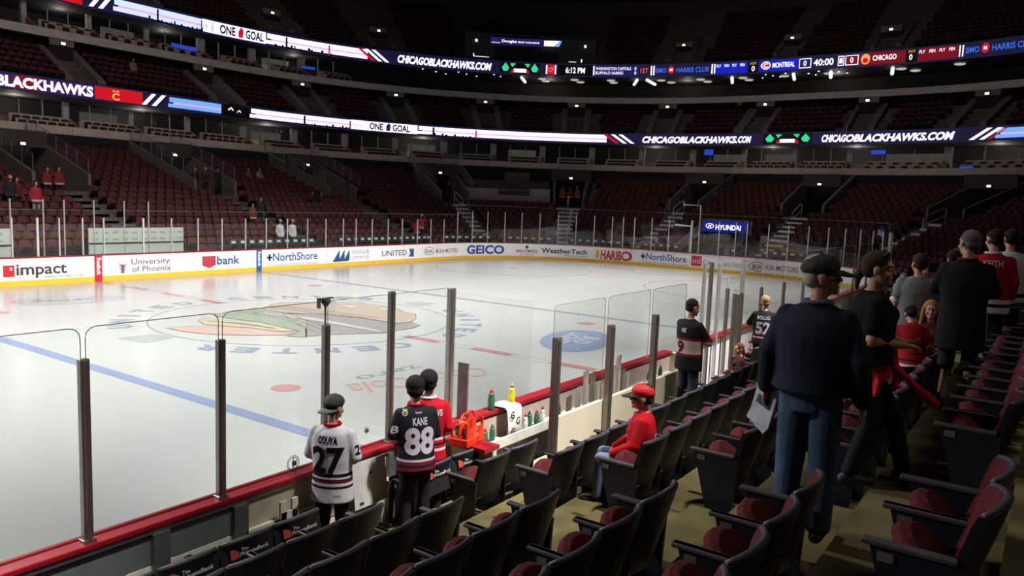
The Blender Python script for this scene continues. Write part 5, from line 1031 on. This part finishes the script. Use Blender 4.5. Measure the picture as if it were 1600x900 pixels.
# white jersey 27
Mw = bands('jersey_white', wj, [(0.985, 1.02, blk), (1.02, 1.035, wj), (0.925, 0.955, dred), (0.955, 0.965, blk), (0.87, 0.895, blk)])
p = person('person in a white jersey numbered 27 and backwards grey cap at the glass', (-10.86, -0.47, 0.12), A0(26), 1.84, dict(elL=(-.235, .0, 1.17), elR=(.235, .0, 1.17), wrL=(-.12, .20, 1.02), wrR=(.13, .22, 1.05)), turn=-22, nod=4, vox=.010, top='jersey', topm=Mw, hem=.72, bulk=1.06, legs=cloth('black', (0.012, 0.012, 0.014)), hair='buzz', hairm=cloth('brownhair', (0.03, 0.02, 0.014)), capm=mat('cap_charcoal', (0.035, 0.037, 0.036), 0.8), capback=True, brimm=mat('cap_greybrim', (0.13, 0.14, 0.14), 0.8), collar=mark('redcollar', srgb(150, 20, 36)))
decal(p, 'ODUYA', 0, 1.32, .072, .20, mark('black', blk), 'printed_name', bold=.045); decal(p, '27', 0, 1.035, .255, .33, mark('black', blk), bold=.045); decal(p, '2', 0, 1.21, .09, .06, mark('black', blk), 'sleeve_number', (-1, .5, 0), (.2, 0, 0)); emblem(p, .10, 1.40, .055, (-.8, .7, -.1), (.2, 0, 0))
decal(p, 'Reebok', .10, .80, .018, .07, mark('black', blk), 'printed_name', bold=.02)
# black jersey 88
Mk = bands('jersey_black', srgb(22, 24, 32), [(0.87, 0.905, dred), (0.905, 0.93, srgb(190, 184, 200)), (0.80, 0.84, dred)])
p = person('person in a black hockey jersey numbered 88 with dark hair', (-9.95, -0.78, 0.22), A0(58), 1.80, dict(elL=(-.245, .02, 1.17), wrL=(-.14, .16, 1.12), elR=(.235, .03, 1.15), wrR=(.12, .26, 1.05)), lean=6, turn=-10, nod=12, vox=.010, top='jersey', topm=Mk, hem=.78, bulk=1.08, legs=cloth('black', (0.012, 0.012, 0.014)), hair='short', hair_k=1.18, hairm=cloth('blackhair', (0.012, 0.010, 0.010)), collar=mark('redcollar', srgb(150, 20, 36)))
wm = mark('white', srgb(196, 186, 200)); decal(p, 'KANE', 0.01, 1.295, .08, .16, wm, 'printed_name', bold=.03); decal(p, '88', 0.01, 0.995, .275, .33, wm, bold=.05); decal(p, 'Reebok', 0, 1.415, .02, .07, wm, 'printed_name', bold=.02); decal(p, '8', 0, 1.20, .08, .06, wm, 'sleeve_number', (1, .3, 0), (-.2, 0, 0)); emblem(p, -.12, 1.37, .06, (.35, 1, -.2))
# red jersey child in front
Mr = bands('jersey_red', srgb(184, 14, 32), [(1.02, 1.05, srgb(210, 205, 210)), (0.96, 0.99, blk), (0.90, 0.93, srgb(210, 205, 210))])
p = person('person in a red hockey jersey half hidden behind the black jersey numbered 88', (-9.44, -0.50, 0.12), A0(40), 1.86, dict(wrL=(-.16, .2, 1.05), wrR=(.16, .2, 1.05)), turn=-10, vox=.011, top='jersey', topm=Mr, bulk=1.04, legs=cloth('black', (0.012, 0.012, 0.014)), hair='short', hair_k=1.15, hairm=cloth('blackhair', (0.012, 0.010, 0.010)), collar=mark('white', srgb(196, 186, 200)))
decal(p, 'TOEWS', .05, 1.30, .07, .22, wm, 'printed_name'); decal(p, '19', .0, 1.02, .22, .26, wm)
# number 9
Mn = bands('jersey_nine', srgb(22, 20, 22), [(1.18, 1.22, dred), (0.98, 1.18, srgb(184, 166, 156)), (0.95, 0.99, dred)])
p = person('person in a black and cream jersey numbered 9 and jeans, arms folded', (-4.75, -1.75, 0.65), A0(-22), 1.92, dict(elL=(-.26, .10, 1.17), elR=(.26, .10, 1.17), wrL=(.06, .24, 1.19), wrR=(-.06, .27, 1.22)), turn=-14, nod=10, vox=.012, top='jersey', topm=Mn, hem=.74, bulk=1.1, legs=cloth('jeans', (0.035, 0.05, 0.07)), hair='buzz', hairm=cloth('brownhair', (0.03, 0.02, 0.014)), skin=M_skin2)
decal(p, '9', -.03, 1.0, .17, .13, mark('maroon', srgb(80, 22, 30))); decal(p, 'NS', .02, 1.30, .06, .08, wm, 'printed_name')
# red haired child
Mg = bands('jersey_maroon', srgb(58, 14, 22), [(1.0, 1.15, srgb(160, 140, 136))])
p = person('red haired child in a maroon and cream jersey seated beyond the bench', (-1.75, -1.55, -0.07), A0(125), 1.52, dict(elL=(-.22, .12, 1.10), wrL=(-.1, .3, 1.05)), seated=True, turn=20, vox=.014, top='jersey', topm=Mg, hem=.9, bulk=1.0, legs=cloth('dark', (0.02, 0.016, 0.02)), hair='tail', hairm=cloth('redhair', (0.16, 0.06, 0.025)), female=True)
decal(p, '2', .0, 1.15, .12, .1, wm)
# jersey 52 at the far glass
p = person('person in a black jersey numbered 52 with blond hair beyond the bench', (-0.2, -1.5, 0.35), A0(12), 1.88, dict(elL=(-.28, .08, 1.22), wrL=(-.2, .34, 1.22)), vox=.014, lean=4, top='jersey', topm=bands('jersey_black2', srgb(22, 22, 28), [(0.93, 0.96, dred), (0.96, 0.98, srgb(190, 184, 200)), (1.0, 1.03, dred)]), hem=.82, bulk=1.06, legs=cloth('dark', (0.02, 0.016, 0.02)), hair='short', hairm=cloth('blondhair', (0.28, 0.19, 0.09)))
decal(p, 'BOLLIG', 0, 1.32, .07, .24, wm, 'printed_name', bold=.02); decal(p, '52', 0, 1.05, .22, .28, wm, bold=.06)
# child in red cap
p = person('child in a red cap and red jersey seated behind the bench wall', (-9.05, -3.02, 0.55), A0(112), 1.62, dict(wrL=(-.12, .3, 1.0), wrR=(.12, .3, 1.0)), seated=True, turn=8, vox=.010, top='jersey', topm=cloth('jersey_red_plain', srgb(176, 10, 26)), hem=.9, bulk=1.12, legs=cloth('lightjeans', srgb(110, 124, 150)), hair='short', hairm=cloth('brownhair', (0.03, 0.02, 0.014)), capm=mat('cap_bright_red', srgb(190, 12, 22), 0.7), brimm=mat('cap_black', (0.014, 0.014, 0.016), 0.8), scale_head=1.2)
emblem(p, 0, 1.33, .09, (-1, .2, 0), (.1, 0, 0)); decal(p, '2', 0, 1.2, .09, .06, wm, 'sleeve_number', (.2, -1, 0)); decal(p, '25', 0, 1.1, .16, .18, wm)
# old man in the navy jacket
p = person('older man in a navy jacket, jeans and dark cap holding papers', (-10.98, -5.08, 1.85), A0(-2), 1.86, dict(elL=(-.26, -.03, 1.16), elR=(.27, -.03, 1.16), wrL=(-.29, .04, .90), wrR=(.29, .04, .90)), turn=-66, nod=-2, vox=.009, top='jacket', topm=mat('cloth_navy', (0.016, 0.021, 0.034), 0.9, noise=.25, nscale=5, bump=.5, spec=0.15), hem=.93, bulk=1.2, baggy=1.28, legs=mat('cloth_bluejeans', (0.045, 0.075, 0.13), 0.85, noise=.35, nscale=7, bump=.5, spec=0.2), shoe=mat('shoe_brown', (0.03, 0.024, 0.018), 0.6), hair='short', hairm=cloth('greyhair', (0.34, 0.32, 0.31)), capm=mat('cap_olive', (0.025, 0.026, 0.020), 0.85), collar=mat('collar_blue', (0.06, 0.065, 0.10), 0.8))
hp = p['hp']; b = MB()
for q in (-1, 1):
    b.tube([hp(q*.03+.018*math.cos(a_), .092, .006+.015*math.sin(a_)) for a_ in [2*math.pi*k/12 for k in range(13)]], .0025, 5); b.tube([hp(q*.05, .09, .01), hp(q*.078, .0, .012)], .0025, 5)
b.tube([hp(-.012, .1, .008), hp(.012, .1, .008)], .0025, 5); b.build('glasses', M_dark, p['root'])
s = 1.86/1.78; b = MB()
for k in range(3): b.box((0.02*k, 0.01*k, -0.02*k), (0.012, 0.20, 0.28), Matrix.Rotation(R(8*k-6), 3, 'X'))
b.box((-0.012, 0, 0.02), (0.002, 0.13, 0.06), mi=1); o = b.build('paper_sheets', [mat('paper', (0.36, 0.37, 0.42), 0.7), mat('print_navy', srgb(40, 44, 80), 0.7)]); rw = p['root']; Mz = Matrix.Rotation(A0(-2)-math.pi/2, 3, 'Z'); wl = Mz @ (Vector((-.31, .08, .80))*s)+Vector((-10.98, -5.08, 1.85)); o.location = wl+Vector((0.0, 0.0, -0.03)); o.rotation_euler = (R(14), R(8), R(-30)); tag(o, 'folded white printed sheets held in the left hand of the man in the navy jacket', 'papers')
# woman in black tee
p = person('woman in black t-shirt with a red jacket tied round her waist', (-9.58, -5.16, 1.85), A0(-66), 1.84, dict(elL=(-.22, -.02, 1.13), elR=(.21, -.04, 1.13), wrL=(-.12, .22, 1.10), wrR=(.07, .23, 1.09), knL=(-.09, .24, .50), anL=(-.10, .34, .10), anR=(.11, -.10, .09)), turn=-22, nod=2, vox=.009, top='tshirt', topm=mat('cloth_tee', (0.008, 0.008, 0.009), 0.9, noise=.2, nscale=5, bump=.4, spec=0.1), sleeve='short', hem=.95, bulk=1.14, legs=cloth('black2', (0.008, 0.010, 0.012)), shoe=mat('shoe_brown', (0.03, 0.024, 0.018), 0.6), hair='tail', hairm=cloth('darkbrown', (0.035, 0.022, 0.012)), female=True, skin=M_skin2)
t = MB(); ringloft(t, [(Vector((0, 0, .83)), .20, .155, Matrix.Identity(3)), (Vector((0, 0, .92)), .195, .15, Matrix.Identity(3)), (Vector((0, 0, 1.02)), .165, .128, Matrix.Identity(3))], 20)
I3_ = Matrix.Identity(3)
for pts, rx, ry in ((((-.02, .14, .97), (-.05, .20, .90), (-.07, .22, .80), (-.05, .21, .74)), .055, .022), (((.02, .14, .96), (.05, .22, .88), (.08, .32, .79), (.10, .40, .72), (.12, .47, .66)), .06, .03), (((.15, .05, .95), (.19, .02, .82), (.18, .01, .72)), .07, .03), (((-.12, -.10, .92), (-.15, -.12, .76), (-.13, -.11, .62)), .085, .025), (((.04, -.15, .92), (.05, -.17, .76), (.02, -.16, .64)), .09, .022)):
    rg = []
    for i, q in enumerate(pts):
        a_ = Vector(pts[max(i-1, 0)]); b_ = Vector(pts[min(i+1, len(pts)-1)]); z_ = (b_-a_).normalized(); x_ = z_.cross(Vector((0, 0, 1))); x_ = x_.normalized() if x_.length > .3 else Vector((1, 0, 0)); x_ = (x_-z_*x_.dot(z_)).normalized(); y_ = z_.cross(x_)
        rg.append((Vector(q), rx*(1+.15*math.sin(3*i)), ry*(1+.3*math.cos(2*i)), Matrix((x_, y_, z_)).transposed()))
    ringloft(t, rg, 12)
t.ell((0, .165, .955), (.05, .045, .045)); t.ell((.05, .15, .97), (.06, .035, .03))
remesh(t, 'tied_jacket', [mat('cloth_red_jacket', srgb(176, 22, 34), 0.8, noise=.25, nscale=9, bump=.6, spec=0.2)], p['root'], .010, 2)
hp = p['hp']; b = MB()
for q in (-1, 1): b.ell(hp(q*.032, .045, .115), (.026, .012, .020), Matrix.Rotation(R(40), 3, 'X') @ Matrix.Identity(3), 12, 7); b.tube([hp(q*.055, .045, .115), hp(q*.085, -.03, .06)], .003, 5)
b.tube([hp(-.012, .05, .118), hp(.012, .05, .118)], .003, 5); b.build('sunglasses', mat('sunglass', (0.02, 0.02, 0.025), 0.08, 0.0, spec=1.0, noise=0), p['root'], True)
b = MB(); wv = p['J']['wrR']; b.lathe([(.033, -.012), (.036, 0), (.033, .012)], tuple(wv-Vector((0.01, .02, 0))), 14); b.build('bracelet', mat('bracelet', (0.4, 0.36, 0.34), 0.3, 0.9), p['root'], True)
# tall man in black coat and shorts
p = person('tall grey haired man in a long black coat with dark red collar', (-6.35, -5.50, 1.85), A0(5), 2.0, dict(elL=(-.25, .06, 1.18), wrL=(-.16, .26, 1.12), elR=(.25, .06, 1.18), wrR=(.16, .26, 1.12)), turn=35, nod=4, vox=.011, top='coat', topm=mat('cloth_blackcoat', (0.008, 0.008, 0.010), 0.85, noise=.2, bump=.3, spec=0.15), hem=.60, bulk=1.08, legs=cloth('blackshorts', (0.012, 0.012, 0.012)), shorts=True, hair='buzz', hairm=cloth('greyhair2', (0.09, 0.085, 0.08)), collar=mark('winecollar', (0.07, 0.012, 0.02)))
# grey t-shirt
person('person in a grey t-shirt seen from behind, standing among the seats', (-3.9, -4.72, 1.5), A0(10), 1.95, None, turn=25, vox=.014, top='tshirt', topm=cloth('greytee', (0.16, 0.18, 0.18)), sleeve='short', bulk=1.15, legs=cloth('black', (0.012, 0.012, 0.014)), hair='short', hairm=cloth('darkbrown', (0.035, 0.022, 0.012)))
p = person('person in a red jersey numbered 2 beside the tall man in the black coat', (-4.1, -5.60, 1.85), A0(8), 2.0, None, turn=30, nod=6, vox=.014, top='jersey', topm=bands('jersey_red2', srgb(150, 14, 26), [(0.8, 0.86, srgb(190, 195, 215)), (0.86, 0.90, blk), (0.74, .80, srgb(150, 170, 215)), (0.9, 0.95, srgb(190, 195, 215))]), bulk=1.1, legs=cloth('black', (0.012, 0.012, 0.014)), hair='buzz', hairm=cloth('blackhair', (0.012, 0.010, 0.010)), collar=mark('white', srgb(196, 186, 200)))
decal(p, 'KEITH', 0, 1.33, .075, .2, wm, 'printed_name', bold=.02); decal(p, '2', 0, 1.05, .23, .15, wm, bold=.06)
person('person in a white jersey with blue stripes, partly hidden by the red jersey', (-3.1, -5.74, 1.85), A0(8), 2.0, None, turn=10, vox=.016, top='jersey', topm=bands('jersey_white2', srgb(180, 182, 190), [(0.8, 0.86, srgb(40, 50, 90)), (0.92, 0.97, blk)]), bulk=1.1, legs=cloth('black', (0.012, 0.012, 0.014)), hair='buzz', hairm=cloth('blackhair', (0.012, 0.010, 0.010)))
person('woman with long reddish blond hair in a dark top, seated and facing the camera', (-4.75, -5.02, 1.17), A0(178), 1.72, None, seated=True, turn=10, vox=.012, top='jumper', topm=cloth('darkred', (0.05, 0.012, 0.012)), hem=.9, legs=cloth('black', (0.012, 0.012, 0.014)), hair='long', hairm=cloth('gingerhair', (0.30, 0.14, 0.05)), female=True)
person('dark haired boy in a red shirt seated facing the camera', (-4.6, -4.82, 1.05), A0(180), 1.62, None, seated=True, vox=.012, top='shirt', topm=cloth('redshirt', (0.10, 0.016, 0.02)), hem=.9, legs=cloth('black', (0.012, 0.012, 0.014)), hair='short', hairm=cloth('blackhair', (0.012, 0.010, 0.010)))
p = person('child in a red jersey with white sleeve numbers bending forward beside the woman in black', (-6.05, -5.02, 1.55), A0(20), 1.42, dict(wrL=(-.2, .3, 1.1), wrR=(.2, .3, 1.1)), lean=28, nod=30, vox=.013, top='jersey', topm=bands('jersey_red3', srgb(150, 12, 24), [(0.84, 0.88, srgb(200, 190, 200)), (0.92, 0.95, blk)]), bulk=1.05, legs=cloth('black', (0.012, 0.012, 0.014)), hair='short', hairm=cloth('blackhair', (0.012, 0.010, 0.010)))
decal(p, '8', .05, 1.05, .1, .08, wm, 'sleeve_number', (-1, .3, 0), (.1, 0, 0))
for lab, loc, f_, H, tm, hm in (('person in a white jersey crouched between the two foreground heads', (0.6, -3.9, 1.0), 20, 1.7, 'jw2', (0.012, 0.010, 0.010)), ('person in a dark jersey beyond the old man in the navy jacket', (2.6, -4.0, 1.2), 190, 1.75, 'dk', (0.05, 0.03, 0.02)), ('person in black just beyond the woman in the black t-shirt', (-3.3, -4.55, 1.1), 170, 1.62, 'dk', (0.012, 0.010, 0.010)),
    ('person in a pale pink top among the crowd near the grey t-shirt', (-1.2, -4.9, 1.7), 185, 1.75, 'pk', (0.05, 0.03, 0.02)), ('person in a dark coat standing beyond the tall man', (-2.6, -5.0, 1.7), 30, 1.78, 'dk', (0.02, 0.014, 0.010)), ('person in a red shirt seen between the old man and the woman', (3.6, -3.8, 0.9), 0, 1.7, 'rd', (0.012, 0.010, 0.010)), ('spectator in a dark jersey farther along beside the glass', (5.2, -3.2, 0.7), 170, 1.75, 'dk', (0.03, 0.02, 0.01)), ('spectator in a grey top farther along beside the glass', (7.4, -2.9, 0.7), 175, 1.7, 'gy', (0.03, 0.02, 0.01))):
    person(lab, loc, R(f_), H, None, vox=.02, top='shirt', topm=cloth(tm, dict(jw2=(0.35, 0.36, 0.36), dk=(0.02, 0.018, 0.02), pk=(0.36, 0.2, 0.22), rd=(0.25, 0.02, 0.025), gy=(0.14, 0.14, 0.14))[tm]), bulk=1.1, legs=cloth('black', (0.012, 0.012, 0.014)), hair='short', hairm=cloth('h%d' % (hm[0]*1000), hm))
# far people
RED = (0.30, 0.025, 0.035); WHT = (0.5, 0.5, 0.52); DK = (0.02, 0.02, 0.022); NVY = (0.03, 0.035, 0.06)
fp = [('man in a red hooded jersey and khaki trousers on the first far stair', 1.06, 7.76, 1.9, RED, (0.22, 0.2, 0.16), None), ('spectator in dark clothes and white cap just behind the red hooded man', 0.3, 8.6, 1.8, DK, DK, WHT), ('spectator in dark red beside the red hooded man', 0.75, 9.0, 1.75, (0.12, 0.02, 0.02), DK, None),
 ('fan in a red jersey near the first far stair, hands raised to the face', 2.79, 10.45, 1.75, (0.2, 0.02, 0.03), DK, None), ('fan in a red jersey with arms down near the first far stair', 3.35, 10.45, 1.78, (0.2, 0.02, 0.03), DK, None),
 ('person in a black coat below the second lower doorway', 12.75, 13.0, 1.75, DK, (0.04, 0.04, 0.04), None), ('person in dark red and pale cap below the second lower doorway', 13.2, 12.6, 1.75, (0.06, 0.02, 0.02), DK, WHT), ('usher in a dark suit below the second lower doorway', 14.1, 12.6, 1.8, DK, DK, None),
 ('usher in dark clothes standing below the third doorway', 25.05, 12.9, 1.8, NVY, DK, None), ('usher in dark clothes at the fourth doorway', 32.4, 12.3, 1.8, DK, DK, None),
 ('fan in a white jersey and grey trousers at the far glass', 11.65, 3.2, 1.8, WHT, (0.08, 0.08, 0.09), WHT), ('fan in a white jersey and bluish trousers at the far glass', 12.5, 3.2, 1.8, WHT, (0.08, 0.09, 0.12), WHT), ('person in brown red standing behind the white jersey pair', 11.9, 6.0, 1.7, (0.16, 0.04, 0.03), DK, None), ('person in black standing behind the white jersey pair', 12.9, 6.6, 1.75, DK, DK, None),
 ('fan in a red jacket at the far glass near the fourth stair', 23.9, 3.6, 1.85, RED, (0.05, 0.05, 0.06), None), ('fan in a red jersey with raised arm at the far glass near the fourth stair', 24.9, 3.9, 1.85, (0.3, 0.03, 0.05), DK, WHT),
 ('fan in a brownish red jersey in the central doorway', 41.0, 12.6, 1.75, (0.24, 0.04, 0.04), DK, None), ('fan in a plain red jersey in the middle of the central doorway', 41.55, 12.9, 1.75, (0.22, 0.03, 0.03), DK, None), ('fan in a red jersey and white cap in the central doorway', 42.1, 12.6, 1.8, (0.2, 0.05, 0.05), DK, WHT),
 ('fan in a black jersey numbered 10 on the sixth stair', 50.0, 12.3, 1.8, DK, DK, None), ('usher in black beside the wall of the sixth doorway', 52.2, 13.2, 1.75, DK, DK, None)]
for lab, u, d, H, tc, lc, cc in fp:
    z = zk(int((d-0.835)/0.93)+1) if d < 12 else 3.56
    up_arm = 'raised' in lab; key = '%d_%d_%d' % tuple(int(v*1000) for v in tc)
    rm = bands('far_jersey_'+key, tc, [(0.84, 0.92, (0.4, 0.4, 0.42))]) if tc[0] > 0.15 and tc[1] < 0.1 else cloth('f'+key, tc)
    person(lab, P(u, d, z), face_rot(u)-math.pi/2, H, dict(elL=(-.28, .12, 1.3), wrL=(-.1, .2, 1.55)) if up_arm else None, vox=.03, top='shirt', topm=rm, bulk=1.12, legs=cloth('l%d' % int(lc[0]*1000), lc), hair='short', hairm=cloth('h20', (0.02, 0.014, 0.010)), capm=cloth('capw', (0.4, 0.4, 0.4)) if cc else None)
for lab, u, d, tc in (('seated person in black on the far side, nearer the third stair', 19.3, 9.4, DK), ('seated person in black on the far side, farther from the third stair', 20.1, 9.4, DK), ('seated fan in a red jersey high on the far side', 17.6, 14.2, (0.2, 0.06, 0.06)), ('seated fan in a pale jersey high on the far side', 18.5, 14.2, (0.3, 0.2, 0.2))):
    k = int((d-0.835)/0.93)+1; person(lab, P(u, dk(k+1)-0.55, zk(k)-0.42), face_rot(u)-math.pi/2, 1.75, None, seated=True, vox=.03, top='shirt', topm=cloth('s%d' % int(tc[0]*1000), tc), bulk=1.08, legs=cloth('l20', DK), hair='short', hairm=cloth('h20', (0.02, 0.014, 0.010)))
person('person in a red top standing in a lower suite', P(29.3, 22.6, 7.2), face_rot(29)-math.pi/2, 1.8, None, vox=.03, top='shirt', topm=cloth('red', RED), bulk=1.1, legs=cloth('l20', DK), hair='short', hairm=cloth('h20', (0.02, 0.014, 0.010)))
person('person in pale clothes walking in the middle level seats', P(15.0, 24.2, 11.5), face_rot(15)-math.pi/2, 1.75, None, vox=.03, top='shirt', topm=cloth('beige', (0.25, 0.2, 0.17)), bulk=1.1, legs=cloth('l20', DK), hair='short', hairm=cloth('h20', (0.02, 0.014, 0.010)))
person('person in a white top at the middle level rail', P(50.0, 26.0, 12.9), face_rot(50)-math.pi/2, 1.75, None, vox=.03, top='shirt', topm=cloth('whitefar', WHT), bulk=1.1, legs=cloth('l20', DK), hair='short', hairm=cloth('h20', (0.02, 0.014, 0.010)))
